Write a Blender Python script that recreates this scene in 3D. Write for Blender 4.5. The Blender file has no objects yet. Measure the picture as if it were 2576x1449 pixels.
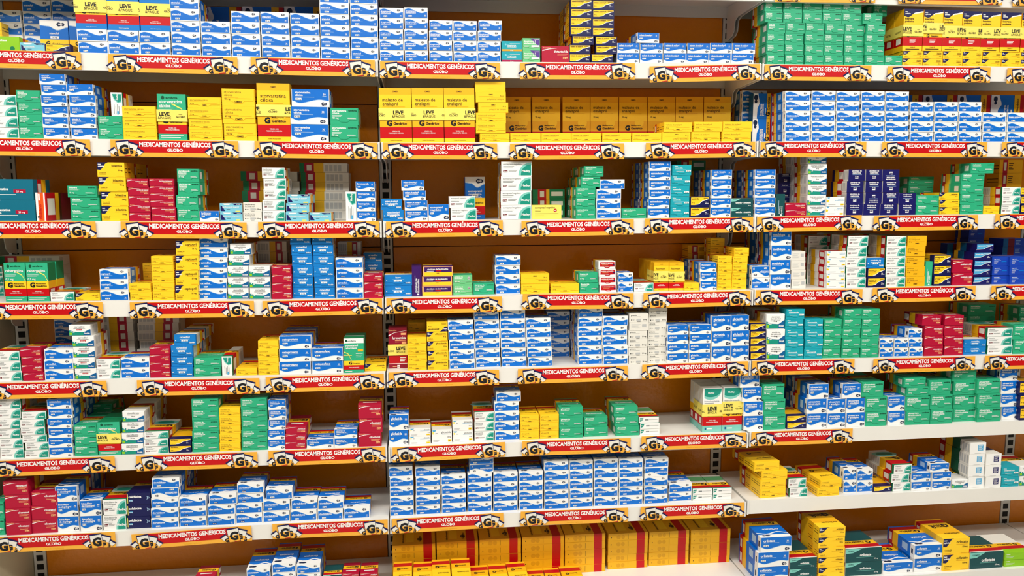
import bpy, math, random
from mathutils import Vector, Matrix
random.seed(7)
SC = bpy.context.scene
EXPO = -0.56; LAMP_Y = (-1.3, -2.4)
COL = SC.collection
# ------------------------------------------------------------------ camera (solved from the shelf lines, 2576x1449)
F = 1955.74; YAW, PITCH, ROLL = .1164765, -.1204758, -.0032249
CX, CD, CZ = .0970207, 2.0221634, 1.0
DEPTH = .2355                                   # lip to back panel
def _basis():
    cy, sy = math.cos(YAW), math.sin(YAW)
    w = Vector((sy*math.cos(PITCH), cy*math.cos(PITCH), math.sin(PITCH)))
    r = Vector((cy, -sy, 0)); u = r.cross(w)
    return (r*math.cos(ROLL)+u*math.sin(ROLL), -r*math.sin(ROLL)+u*math.cos(ROLL), w)
RR, UU, WW = _basis()
CAMP = Vector((CX, -CD, CZ))
def ray(px, py): return WW + RR*((px-1288)/F) - UU*((py-724.5)/F)
def on_y(px, py, y=0.):                          # point of a photo pixel on the vertical plane at depth y
    v = ray(px, py); return CAMP + v*((y+CD)/v.y)
def on_z(px, py, z):
    v = ray(px, py); return CAMP + v*((z-CZ)/v.z)
cam = bpy.data.objects.new('camera', bpy.data.cameras.new('camera')); COL.objects.link(cam)
cam.data.sensor_width = 36; cam.data.lens = F/2576*36; cam.data.clip_start = .05
cam.matrix_world = Matrix(((RR.x, UU.x, -WW.x, CAMP.x), (RR.y, UU.y, -WW.y, CAMP.y), (RR.z, UU.z, -WW.z, CAMP.z), (0, 0, 0, 1)))
SC.camera = cam

# ------------------------------------------------------------------ materials
def lin(c): return c/12.92 if c <= .04045 else ((c+.055)/1.055)**2.4
def rgb(h): return tuple(lin(int(h[i:i+2], 16)/255) for i in (0, 2, 4)) + (1,)
MATS = {}
def mat(name, hexa, rough=.38, spec=.4, metal=0., noise=0., nscale=6., bump=0., bscale=60., sheen=None):
    m = bpy.data.materials.new(name); m.use_nodes = True
    nt = m.node_tree; b = nt.nodes['Principled BSDF']
    b.inputs['Base Color'].default_value = rgb(hexa); b.inputs['Roughness'].default_value = rough
    b.inputs['Specular IOR Level'].default_value = spec; b.inputs['Metallic'].default_value = metal
    tc = None
    if noise or bump:
        tc = nt.nodes.new('ShaderNodeTexCoord')
    if noise:
        n = nt.nodes.new('ShaderNodeTexNoise'); n.inputs['Scale'].default_value = nscale; n.inputs['Detail'].default_value = 4
        nt.links.new(tc.outputs['Object'], n.inputs['Vector'])
        mx = nt.nodes.new('ShaderNodeMix'); mx.data_type = 'RGBA'; mx.blend_type = 'MULTIPLY'
        mx.inputs['A'].default_value = rgb(hexa); mx.inputs['Factor'].default_value = noise
        nt.links.new(n.outputs['Fac'], mx.inputs['B']); nt.links.new(mx.outputs['Result'], b.inputs['Base Color'])
    if bump:
        n = nt.nodes.new('ShaderNodeTexNoise'); n.inputs['Scale'].default_value = bscale
        nt.links.new(tc.outputs['Object'], n.inputs['Vector'])
        bp = nt.nodes.new('ShaderNodeBump'); bp.inputs['Strength'].default_value = bump; bp.inputs['Distance'].default_value = .01
        nt.links.new(n.outputs['Fac'], bp.inputs['Height']); nt.links.new(bp.outputs['Normal'], b.inputs['Normal'])
    MATS[name] = m; return m
for k, h in dict(white='F1F2F1', paper='E4E2DA', blue='006CCE', blue2='0A7ACE', pale='A9CBEA', navy='0E1450', ink='10131C', logo='0A2348',
                 green='2AAB7E', green2='30B086', greend='0F7A4E', lgreen='6CC487', grey='7F8688', grey2='B9BCBD', teal='12907C', teal2='7CC9BE',
                 yel='FFD026', yel2='F2B518', yeld='DDA012', ypale='F4E36A', brown='3A1F10', red='C3000E', redm='B80818', crim='B00A34', crimd='8E0B2B',
                 sky='0F7CCB', cyan='17A3B4', cyan2='78C6DE', orange='F0581A', wine='6E1426', sred='C0000C', syel='EFAE3C', tealb='0B6C86',
                 dteal='0E4A4E', navy2='12125E', cobalt='1540B0', purple='3B1463', lime='8CC81E', magenta='A8124E', bluegr='0A5C96', peach='F3B07C',
                 gband='EDB81C', graph='3A3D40', bottle='0C5038', skyb='4FA8D8', purp2='5B3A96').items():
    mat(k, h)
mat('steel_white', 'E9E8E3', .35, .5, noise=.05, nscale=20)
mat('steel_slot', '0B0B0B', .6)
mat('chrome', 'C8C8C6', .25, .5, .9)
mat('orange_laminate', 'FB9406', .2, .5, noise=.2, nscale=3., bump=.12, bscale=70)
mat('beige_panel', 'C9BFA2', .5, noise=.2, nscale=4)
mat('floor_tile', 'B4B0A6', .3, .5)
mat('wall_paint', '6B6459', .7)
mat('ceiling_paint', '9A978F', .8)
mat('lamp_frame', 'DADADA', .4)
def emis(name, hexa, s):
    m = bpy.data.materials.new(name); m.use_nodes = True; b = m.node_tree.nodes['Principled BSDF']
    b.inputs['Base Color'].default_value = rgb(hexa); b.inputs['Emission Color'].default_value = rgb(hexa); b.inputs['Emission Strength'].default_value = s
    MATS[name] = m
emis('lamp_glow', 'FFFAF1', 34.)

# ------------------------------------------------------------------ mesh building
class MB:
    def __init__(s): s.v = []; s.f = []; s.m = []; s.slots = []
    def mi(s, m):
        if m not in s.slots: s.slots.append(m)
        return s.slots.index(m)
    def face(s, pts, m):
        b = len(s.v); s.v += [tuple(p) for p in pts]; s.f.append(tuple(range(b, b+len(pts)))); s.m.append(s.mi(m))
    def box(s, x0, y0, z0, x1, y1, z1, m, front=None):
        b = len(s.v)
        s.v += [(x0,y0,z0),(x1,y0,z0),(x1,y1,z0),(x0,y1,z0),(x0,y0,z1),(x1,y0,z1),(x1,y1,z1),(x0,y1,z1)]
        i = s.mi(m)
        for k, q in enumerate(((0,1,5,4),(1,2,6,5),(2,3,7,6),(3,0,4,7),(4,5,6,7),(3,2,1,0))):
            s.f.append(tuple(b+j for j in q)); s.m.append(s.mi(front) if front and k == 0 else i)
    def prism(s, poly, lo, hi, m, axis='x'):          # extrude a polygon along an axis
        P = {'x': lambda a, b, t: (t, a, b), 'y': lambda a, b, t: (a, t, b)}[axis]
        A = [P(a, b, lo) for a, b in poly]; B = [P(a, b, hi) for a, b in poly]
        s.face(A, m); s.face(B[::-1], m)
        for i in range(len(poly)):
            j = (i+1) % len(poly); s.face([A[j], A[i], B[i], B[j]], m)
    def mesh(s, name):
        me = bpy.data.meshes.new(name); me.from_pydata(s.v, [], s.f)
        for n in s.slots: me.materials.append(MATS[n])
        me.polygons.foreach_set('material_index', s.m); me.update(); return me
def link(name, me, parent=None):
    o = bpy.data.objects.new(name, me); COL.objects.link(o)
    if parent: o.parent = parent
    return o
_T = {}
def glyphs(s, bold):
    k = (s, bold)
    if k not in _T:
        c = bpy.data.curves.new('lettering', 'FONT'); c.body = s; c.size = 1; c.resolution_u = 2; c.fill_mode = 'FRONT'; c.offset = bold
        o = bpy.data.objects.new('lettering', c); me = o.to_mesh()
        V = [(v.co.x, v.co.y) for v in me.vertices]; Fc = [tuple(p.vertices) for p in me.polygons]
        xs = [v[0] for v in V] or [0, 1]
        _T[k] = (V, Fc, min(xs), max(xs)); o.to_mesh_clear(); bpy.data.objects.remove(o); bpy.data.curves.remove(c)
    return _T[k]
def clip(poly, a, b):
    for ax, sg in ((a, 1), (b, -1)):
        out = []
        for i in range(len(poly)):
            p, q = poly[i-1], poly[i]; dp, dq = (p[0]-ax)*sg, (q[0]-ax)*sg
            if (dp >= 0) != (dq >= 0):
                t = dp/(dp-dq); out.append((ax, p[1]+(q[1]-p[1])*t))
            if dq >= 0: out.append(q)
        poly = out
        if len(poly) < 3: return []
    return poly
class Face:
    """Print on a flat face: u,v in 0..1 over w x h metres; P maps metres (x,z,lift) to 3D."""
    def __init__(s, mb, w, h, P, inv=False): s.mb, s.w, s.h, s.P, s.inv, s.k = mb, w, h, P, inv, 1
    def put(s, pts, m, lift=None):
        l = (lift if lift is not None else s.k)*.00007
        if s.inv: pts = [(s.w-x, s.h-z) for x, z in pts]
        s.mb.face([s.P(x, z, l) for x, z in pts], m)
    def poly(s, uv, m): s.put([(u*s.w, v*s.h) for u, v in uv], m); s.k += 1
    def rect(s, a, b, c, d, m): s.poly([(a, b), (c, b), (c, d), (a, d)], m)
    def ell(s, u, v, ru, rv, m, n=14):                # radii in face heights
        s.put([(u*s.w+math.cos(t*2*math.pi/n)*ru*s.h, v*s.h+math.sin(t*2*math.pi/n)*rv*s.h) for t in range(n)], m); s.k += 1
    def wave(s, up, m, v0, pts=None):                 # area under (v0=0) or over a curve given as (u,v) samples
        s.poly([(up[0][0], v0)] + [(up[-1][0], v0)] + up[::-1] if v0 < .5 else up + [(up[-1][0], v0), (up[0][0], v0)], m)
    def strip(s, top, bot, m):                        # quads between two curves (keeps concave outlines clean)
        for i in range(len(top)-1): s.put([(bot[i][0]*s.w, bot[i][1]*s.h), (bot[i+1][0]*s.w, bot[i+1][1]*s.h), (top[i+1][0]*s.w, top[i+1][1]*s.h), (top[i][0]*s.w, top[i][1]*s.h)], m)
        s.k += 1
    def text(s, t, u, v, size, m, al='l', mw=None, bold=.02, rot=0, cl=False, sx=1.):
        V, Fc, a, b = glyphs(t, bold); S = size*s.h; L = (b-a)*S*sx
        q = sx
        if mw and L > mw*s.w: q = sx*mw*s.w/L; L = mw*s.w
        x0 = u*s.w - (0 if al == 'l' else L if al == 'r' else L/2); z0 = v*s.h
        for f in Fc:
            pts = [((V[i][0]-a)*S*q, V[i][1]*S) for i in f]
            if rot == 90: pts = [(u*s.w - z, v*s.h + x) for x, z in pts]
            elif rot == -90: pts = [(u*s.w + z, v*s.h - x) for x, z in pts]
            elif rot: pts = [(u*s.w + x*math.cos(rot)-z*math.sin(rot), v*s.h + x*math.sin(rot)+z*math.cos(rot)) for x, z in pts]
            else: pts = [(x0+x, z0+z) for x, z in pts]
            if cl:
                pts = clip(pts, 0, s.w)
                if not pts: continue
            s.put(pts, m)
        s.k += 1
    def lines(s, u, v, wd, n, m, dv=.07, th=.022):
        for i in range(n): s.rect(u, v-i*dv-th, u+wd*(1-.25*(i % 3)/2), v-i*dv, m)
def sine(n, f): return [(i/n, f(i/n)) for i in range(n+1)]
def lerp(T, u):
    for (a, b), (c, d) in zip(T, T[1:]):
        if u <= c:
            t = (u-a)/(c-a); t = t*t*(3-2*t); return b+(d-b)*t
    return T[-1][1]
def curve(T, n=14, u0=None, u1=None):
    u0 = T[0][0] if u0 is None else u0; u1 = T[-1][0] if u1 is None else u1
    return [(u0+(u1-u0)*i/n, lerp(T, u0+(u1-u0)*i/n)) for i in range(n+1)]
def flat(c, v): return [(u, v) for u, _ in c]

# ---- front designs --------------------------------------------------------------------------------
def logo_e(F, u, v, s=.13):
    F.ell(u-s*F.h/F.w*.35, v, s*.95, s*.95, 'logo'); F.ell(u+s*F.h/F.w*.95, v, s*.75, s*.72, 'logo'); F.text('EMS', u+s*F.h/F.w*.2, v-s*.35, s*.95, 'white', 'c', bold=.02)
def name(F, t, u, v, s, m, al='l', mw=.6, bold=.025, gap=.9):
    L = t.split('|')
    for i, l in enumerate(L): F.text(l, u, v-i*s*gap, s, m, al, mw, bold)
    return v-(len(L)-1)*s*gap
def d_ew(F, t, dose='25 mg', pill='white', m='blue'):
    c = curve([(.022, .8), (.17, .9), (.75, .48), (.978, .6)], 16)
    F.strip([(u, v+.035) for u, v in c], flat(c, .3), 'pale'); F.strip(c, flat(c, .06), m)
    v = name(F, t, .055, .48 if '|' not in t else .6, .235 if '|' not in t else .18, 'white', mw=.5)
    F.rect(.055, v-.07, .45, v-.05, 'pale')
    F.rect(.17, .13, .32, .27, pill); F.text(dose, .245, .155, .13, 'logo' if pill == 'white' else 'white', 'c', .12)
    F.text('30', .885, .21, .15, 'white', 'c', bold=.02); F.rect(.84, .14, .93, .165, 'pale'); logo_e(F, .79, .77, .1)
def d_eb(F, t, dose='50 mg', pill='white'):
    c = curve([(0, .36), (.2, .21), (.75, .42), (1, .36)], 14)
    F.strip(c, flat(c, 0), 'pale'); F.strip([(u, v-.03) for u, v in c], flat(c, 0), 'white')
    s = .24 if '|' not in t else .17
    v = name(F, t, .09, .68 if '|' not in t else .76, s, 'white', mw=.6); F.rect(.09, v-.07, .6, v-.05, 'pale')
    F.rect(.1, .38, .26, .5, pill); F.text(dose, .18, .4, .11, 'logo', 'c', .13)
    F.text('30', .87, .66, .15, 'white', 'c', bold=.02); F.rect(.82, .6, .92, .625, 'pale'); logo_e(F, .85, .17, .105)
    F.rect(0, 0, .012, 1, 'white'); F.rect(.99, 0, 1, 1, 'white')
def d_gr(F, t, dose='20 mg', low=False):
    s = .2 if '|' not in t else .16
    v = name(F, t, .07, .78, s, 'white', mw=.55); F.lines(.07, v-.06, .36, 2, 'white', .07, .02)
    F.text(dose, .07, .36, .15, 'white', bold=.02)
    F.text('eurofarma', .95, .38 if low else .8, .14, 'bottle', 'r', .3, .035)
    F.rect(.62, .36, .92, .385, 'white'); F.rect(.62, .41, .86, .43, 'white')
def d_ye(F, t, dose='10 mg'):
    s = .21 if '|' not in t else .19
    v = name(F, t, .07, .66 if '|' not in t else .74, s, 'brown', mw=.8, bold=.0); F.rect(.07, v-.1, .5, v-.08, 'yeld')
    F.text(dose, .07, .36, .14, 'brown', bold=.01); F.rect(.42, .42, .9, .44, 'yeld'); F.text('CIMED', .5, .2, .14, 'brown', 'c', bold=.03)
def d_yb(F, t, dose=''): F.rect(.4, .3, .6, .32, 'yeld')
def d_nq(F, t, dose='50 mg'):
    c = curve([(0, .5), (.1, .48), (.36, .97), (.4, 1)], 10)
    F.strip(flat(c, 1), c, 'navy'); F.text('neo', .03, .84, .13, 'white', bold=.04); F.text('quimica', .03, .7, .13, 'white', bold=.04)
    s = .22 if '|' not in t else .18
    v = name(F, t, .93, .7, s, 'brown', 'r', .52, .02); F.rect(.5, v-.1, .93, v-.075, 'yeld'); F.text(dose, .93, v-.28, .13, 'brown', 'r')
    F.text('Contém 30', .06, .25, .1, 'brown', bold=.01); F.lines(.06, .2, .25, 1, 'brown')
    F.rect(.03, .06, .3, .08, 'yeld'); F.rect(.68, .06, .97, .08, 'yeld')
def d_nb(F, t, dose='10 mg'):
    c = curve([(.0, .22), (.42, .22), (.68, .56), (.97, .74)], 12)
    F.rect(.04, .18, .97, .92, 'yel')
    F.strip([(u, v+.06) for u, v in c if u > .3], [(u, .12) for u, v in c if u > .3], 'white'); F.strip([(u, v) for u, v in c if u > .3], [(u, .12) for u, v in c if u > .3], 'navy')
    s = .2 if '|' not in t else .17
    v = name(F, t, .07, .72, s, 'brown', mw=.56, bold=.03); F.lines(.07, v-.06, .4, 1, 'yeld'); F.text(dose, .07, .36, .12, 'brown')
    F.text('neo', .78, .42, .12, 'white', bold=.03); F.text('quimica', .78, .3, .12, 'white', mw=.18, bold=.03); F.lines(.7, .86, .24, 2, 'brown', .06)
def d_md(F, t, dose='25 mg', pill='wine', big=False):
    n = 10
    A = [(1.0-.44*math.cos(i*math.pi/2/n)**.8 if i < n else 1., .04+.88*math.sin(i*math.pi/2/n)) for i in range(n+1)]
    F.poly([(.98, .04)]+[(min(u, .98), v) for u, v in A], 'teal2'); A2 = [(1.0-.36*math.cos(i*math.pi/2/n)**.8 if i < n else 1., .04+.76*math.sin(i*math.pi/2/n)) for i in range(n+1)]
    F.poly([(.97, .04)]+[(min(u, .97), v) for u, v in A2], 'teal'); F.text('Medley', .81, .28, .2, 'white', 'c', bold=.03)
    s = .17 if '|' not in t else .15
    v = name(F, t, .06, .78, s, 'grey', mw=.6, bold=.01); F.lines(.06, v-.1, .36, 2, 'grey', .1, .03)
    F.rect(.06, .26, .2, .4, pill); F.text(dose, .13, .285, .11, 'white', 'c', .12); F.lines(.24, .4, .28, 2, 'grey', .08, .025)
def d_rd(F, t, dose='25 mg'):
    F.strip([(.02, .76), (.25, .84), (.55, .87)], [(.02, .69), (.25, .8), (.55, .865)], 'white'); F.text('Biosintética', .04, .86, .11, 'peach', mw=.3)
    s = .2 if '|' not in t else .17
    v = name(F, t, .95, .6, s, 'white', 'r', .55, .025); F.lines(.56, v-.08, .38, 2, 'peach', .09, .025); F.rect(.76, .2, .94, .34, 'peach'); F.text(dose, .85, .22, .12, 'crimd', 'c', .16)
def d_bb(F, t, dose='25 mg'):
    v = name(F, t, .5, .7, .24, 'white', 'c', .6, .02); F.rect(.28, v-.13, .72, v-.1, 'pale'); F.rect(.34, .38, .64, .54, 'white'); F.text(dose, .49, .4, .14, 'bluegr', 'c', .24)
    F.ell(.08, .48, .05, .05, 'white'); F.text('biolab', .95, .2, .19, 'white', 'r', .26, .03)
def d_bg(F, t, dose='12,5 mg', pill=None):
    c = curve([(0, .52), (.35, .36), (.65, .34), (1, .6)], 12)
    F.strip(c, flat(c, .05), 'bluegr'); g = [p for p in c if p[0] < .72]
    F.strip([(u, v-.02) for u, v in g], [(u, .05) for u, v in g], 'teal'); F.rect(.02, .1, .14, .3, 'lime')
    F.text('30', .22, .3, .17, 'white', 'c', bold=.03); F.text('biolab', .96, .16, .19, 'white', 'r', .26, .03)
    v = name(F, t, .5, .77, .22 if '|' not in t else .14, 'grey', 'c', .7, .012); F.rect(.22, v-.1, .76, v-.07, 'graph')
    if pill: F.rect(.36, .5, .62, .62, pill)
    F.text(dose, .49, .51, .12, 'white' if pill else 'graph', 'c', .25); F.ell(.1, .42, .05, .05, 'white')
def d_cy(F, t, dose='10 mg'):
    F.text('Althaia', .1, .82, .12, 'white', bold=.02); v = name(F, t, .14, .62, .2, 'white', mw=.62, bold=.02); F.rect(.14, v-.1, .72, v-.07, 'cyan2')
    F.rect(.72, .34, .97, .5, 'white'); F.text(dose, .84, .36, .13, 'dteal', 'c', .2); F.rect(.2, .36, .6, .385, 'white')
def d_dr(F, t, dose='2 mg', band='orange'):
    F.rect(0, .04, 1, .22, band); name(F, t, .5, .55, .16, 'white', 'c', .8); F.text(dose, .5, .06, .12, 'white', 'c'); F.ell(.2, .68, .1, .1, 'cyan2'); F.rect(.4, .74, .9, .77, 'white')
def d_dg(F, t, dose='120 mg'):
    F.strip([(0, .96), (.2, .96), (.45, .96)], [(0, .62), (.2, .66), (.45, .95)], 'teal2'); F.text('GERMED', .06, .77, .12, 'dteal', bold=.02)
    name(F, t, .55, .42, .25, 'white', 'c', .7, .03); F.rect(.3, .33, .8, .35, 'teal2'); F.text(dose, .9, .16, .12, 'white', 'r', .2)
def d_tl(F, t, dose='80 mg'):
    F.strip([(0, 1), (.3, 1), (.42, 1)], [(0, .74), (.3, .8), (.42, .99)], 'pale'); F.text('GERMED', .04, .83, .12, 'tealb', bold=.02)
    name(F, t, .26, .47, .16, 'white', 'l', .5, .03); F.rect(.26, .24, .7, .27, 'white'); F.rect(.66, .34, .87, .5, 'crim'); F.text(dose, .765, .37, .12, 'white', 'c', .2)
def d_nv(F, t, dose='500 mg'):
    v = name(F, t, .5, .82, .17, 'white', 'c', .72, .03, 1.); F.rect(.24, v-.12, .8, v-.1, 'pale'); F.text(dose, .5, .36, .13, 'white', 'c'); F.rect(.4, .2, .6, .3, 'white')
def d_nv3(F, t, dose='0,5 mg'):
    F.rect(.015, .12, .045, .92, 'ypale'); name(F, t, .07, .6, .26, 'white', mw=.55, bold=.04); F.rect(.08, .3, .24, .44, 'skyb'); F.text(dose, .16, .32, .12, 'white', 'c', .14)
    F.text(')', .84, .5, .3, 'pale', bold=.03); F.text('D', .88, .5, .22, 'pale')
def d_lb(F, t, dose='5 mg'):
    F.poly([(.03, .1), (.24, .1), (.1, .7), (.03, .75)], 'navy2'); F.poly([(.55, .96), (.97, .96), (.97, .8), (.66, .78)], 'navy2'); F.text('ALTHAIA', .93, .83, .11, 'white', 'r', .26, .03)
    F.poly([(.12, .96), (.5, .96), (.42, .8), (.2, .8)], 'white'); name(F, t, .12, .52, .17, 'white', mw=.74, bold=.03); F.rect(.12, .44, .8, .47, 'white'); F.rect(.7, .03, .9, .16, 'ypale'); F.rect(.3, .3, .46, .33, 'navy2')
def d_wh(F, t, dose='30 mg'):
    v = name(F, t, .08, .72, .2, 'graph', mw=.6, bold=.02); F.rect(.08, v-.12, .6, v-.095, 'grey'); F.ell(.12, .24, .07, .07, 'graph'); F.lines(.18, .28, .1, 2, 'grey', .06)
    F.text(dose, .95, .2, .2, 'graph', 'r', .3, .02); F.rect(.38, .14, .62, .36, 'grey2'); F.rect(.42, 0, .6, .04, 'graph')
def d_wn(F, t, dose=''): F.lines(.1, .76, .5, 5, 'grey2', .11, .03); F.rect(.68, .4, .9, .74, 'grey2')
def d_pu(F, t, dose='120 mg'):
    F.rect(.05, .42, .97, .95, 'purple'); F.rect(.03, .05, .98, .4, 'yel'); name(F, t, .5, .66, .2, 'white', 'c', .82, .03); F.rect(.44, .5, .62, .6, 'redm'); F.rect(.13, .5, .36, .55, 'white'); F.text('CIMED', .5, .28, .1, 'brown', 'c', bold=.03)
def d_lg(F, t, dose='10'):
    v = name(F, t, .07, .78, .16, 'white', mw=.5, bold=.03); F.lines(.07, v-.08, .5, 1, 'white'); F.text(dose, .1, .3, .2, 'white', bold=.03); F.ell(.82, .7, .15, .15, 'grey2'); F.text('180', .82, .64, .13, 'wine', 'c')
    F.rect(.4, .36, .9, .385, 'white')
def d_lm(F, t, dose='2,5 mg'):
    name(F, t, .06, .68, .19, 'white', mw=.7, bold=.03); F.lines(.06, .5, .3, 3, 'white', .1); F.ell(.75, .2, .16, .14, 'greend')
def d_cb(F, t, dose='500 mg'):
    name(F, t, .12, .72, .15, 'white', mw=.6, bold=.02); F.lines(.12, .62, .4, 1, 'pale'); F.lines(.12, .48, .24, 3, 'white', .11, .03); F.rect(.55, .42, .85, .52, 'blue')
def d_wj(F, t, dose='60 mg'):
    F.poly([(.03, .96), (.22, .96), (.18, .86), (.1, .83), (.05, .86)], 'skyb'); F.ell(.07, .74, .08, .1, 'ypale'); F.text('jazz', .18, .68, .1, 'graph')
    name(F, t, .95, .72, .2, 'grey', 'r', .6, .012); F.rect(.5, .64, .95, .66, 'skyb'); F.text(dose, .95, .4, .1, 'brown', 'r'); F.rect(.8, .08, .97, .26, 'yel'); F.text('60', .88, .1, .14, 'brown', 'c'); F.lines(.07, .22, .3, 2, 'grey2', .09, .03)
def d_wy(F, t, dose='25'):
    F.poly([(.03, .96), (.2, .96), (.15, .84), (.07, .84)], 'skyb'); F.poly([(.0, .7), (.14, .62), (.1, .4), (.0, .45)], 'yel'); name(F, t, .95, .72, .17, 'skyb', 'r', .6, .012)
    F.rect(.78, .1, .96, .28, 'yel'); F.text('30', .87, .12, .13, 'brown', 'c'); F.rect(.1, .16, .5, .24, 'grey2')
def d_wf(F, t, dose='20 mg'):
    F.poly([(.1, .9), (.94, .9), (.96, .3), (.68, .28), (.62, .12), (.4, .12), (.34, .28), (.08, .3)], 'redm'); name(F, t, .5, .68, .17, 'white', 'c', .72, .03); F.lines(.2, .6, .4, 2, 'peach', .08, .02); F.text('medquímica', .5, .24, .1, 'white', 'c', bold=.02); F.rect(.84, .46, .94, .58, 'navy2')
def d_wq(F, t, dose='', m='skyb'):
    F.rect(.5, .28, .84, .82, m); F.lines(.54, .74, .26, 5, 'white', .09, .03); F.rect(.3, .05, .7, .07, 'grey2')
def d_wq2(F, t, dose=''): d_wq(F, t, m='navy2')
def d_py(F, t, dose='40'):
    name(F, t, .1, .76, .19, 'brown', mw=.68, bold=.02); F.lines(.1, .65, .22, 2, 'brown', .08, .02); F.lines(.1, .4, .8, 1, 'brown', .1, .025); F.lines(.1, .26, .3, 1, 'yeld', .1, .025); F.ell(.79, .62, .12, .12, 'redm'); F.text('40', .79, .57, .13, 'white', 'c')
def d_nm(F, t, dose='550 mg'):
    c = curve([(0, .28), (.35, .3), (.7, .6), (.97, .75)], 10); F.rect(.03, .22, .97, .92, 'skyb'); F.strip([(u, v+.05) for u, v in c], flat(c, .15), 'white'); F.strip(c, flat(c, .15), 'navy2')
    name(F, t, .08, .68, .16, 'white', mw=.45, bold=.03); F.lines(.55, .84, .38, 2, 'white', .08); F.text('neo', .8, .42, .11, 'white', bold=.03); F.text('quimica', .78, .28, .11, 'white', mw=.2, bold=.03)
def d_ws(F, t, dose=''):
    F.poly([(.03, .2), (.03, .85), (.22, .85), (.16, .35)], 'teal'); F.text('Medley', .05, .5, .2, 'white', mw=.13); F.rect(.3, .42, .48, .62, 'grey'); F.rect(.5, .5, .94, .58, 'grey2')
def d_gp(F, t, dose='24'):
    F.poly([(.42, .97), (.98, .97), (.98, .35), (.9, .32)], 'purp2'); name(F, t, .08, .66, .18, 'white', mw=.66, bold=.03); F.rect(.5, .24, .96, .4, 'white'); F.lines(.08, .36, .3, 2, 'white'); F.text('eurofarma', .95, .84, .1, 'white', 'r', .3)
def d_vert(F, t, dose, m1, m2):                       # a narrow carton standing on end: its front print turned a quarter
    if m2 == 'teal':
        F.poly([(.1, .94), (.94, .94), (.94, .58), (.6, .54), (.25, .7)], 'teal2'); F.poly([(.14, .92), (.9, .92), (.9, .62), (.62, .58), (.3, .74)], 'teal'); F.text('Medley', .62, .68, .09, 'white', rot=90, bold=.02)
        for k in range(4): F.rect(.25+.14*k, .08, .29+.14*k, .5-.07*(k % 2), 'grey')
        F.rect(.5, .06, .66, .2, 'skyb')
    else:
        F.text(t.split('|')[0], .52, .12, .09, 'white', rot=90, bold=.02)
        if '|' in t: F.text(t.split('|')[1], .74, .12, .09, 'white', rot=90, bold=.02)
        F.rect(.3, .12, .34, .7, 'pale'); F.rect(.5, .03, .72, .08, 'white')
def d_or(F, t, dose):
    F.rect(.0, 0, .22, 1, 'white'); F.rect(.22, 0, .72, 1, 'orange'); F.rect(.25, .72, .4, .96, 'white'); F.rect(.72, 0, .86, 1, 'white'); F.rect(.86, 0, 1, 1, 'redm'); F.text('baclofeno', .5, .08, .13, 'redm', rot=90, bold=.02); F.text('H', .12, .1, .1, 'ink', bold=.04)
def G(F, u, v, s, m='ink'):                            # the generic-medicine G
    F.text('G', u, v-s*.36, s*1.05, m, 'c', bold=.06)
def bands(F, L, rot=False):
    for a, b, m in L: F.rect(0, a, 1, b, m)
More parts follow.
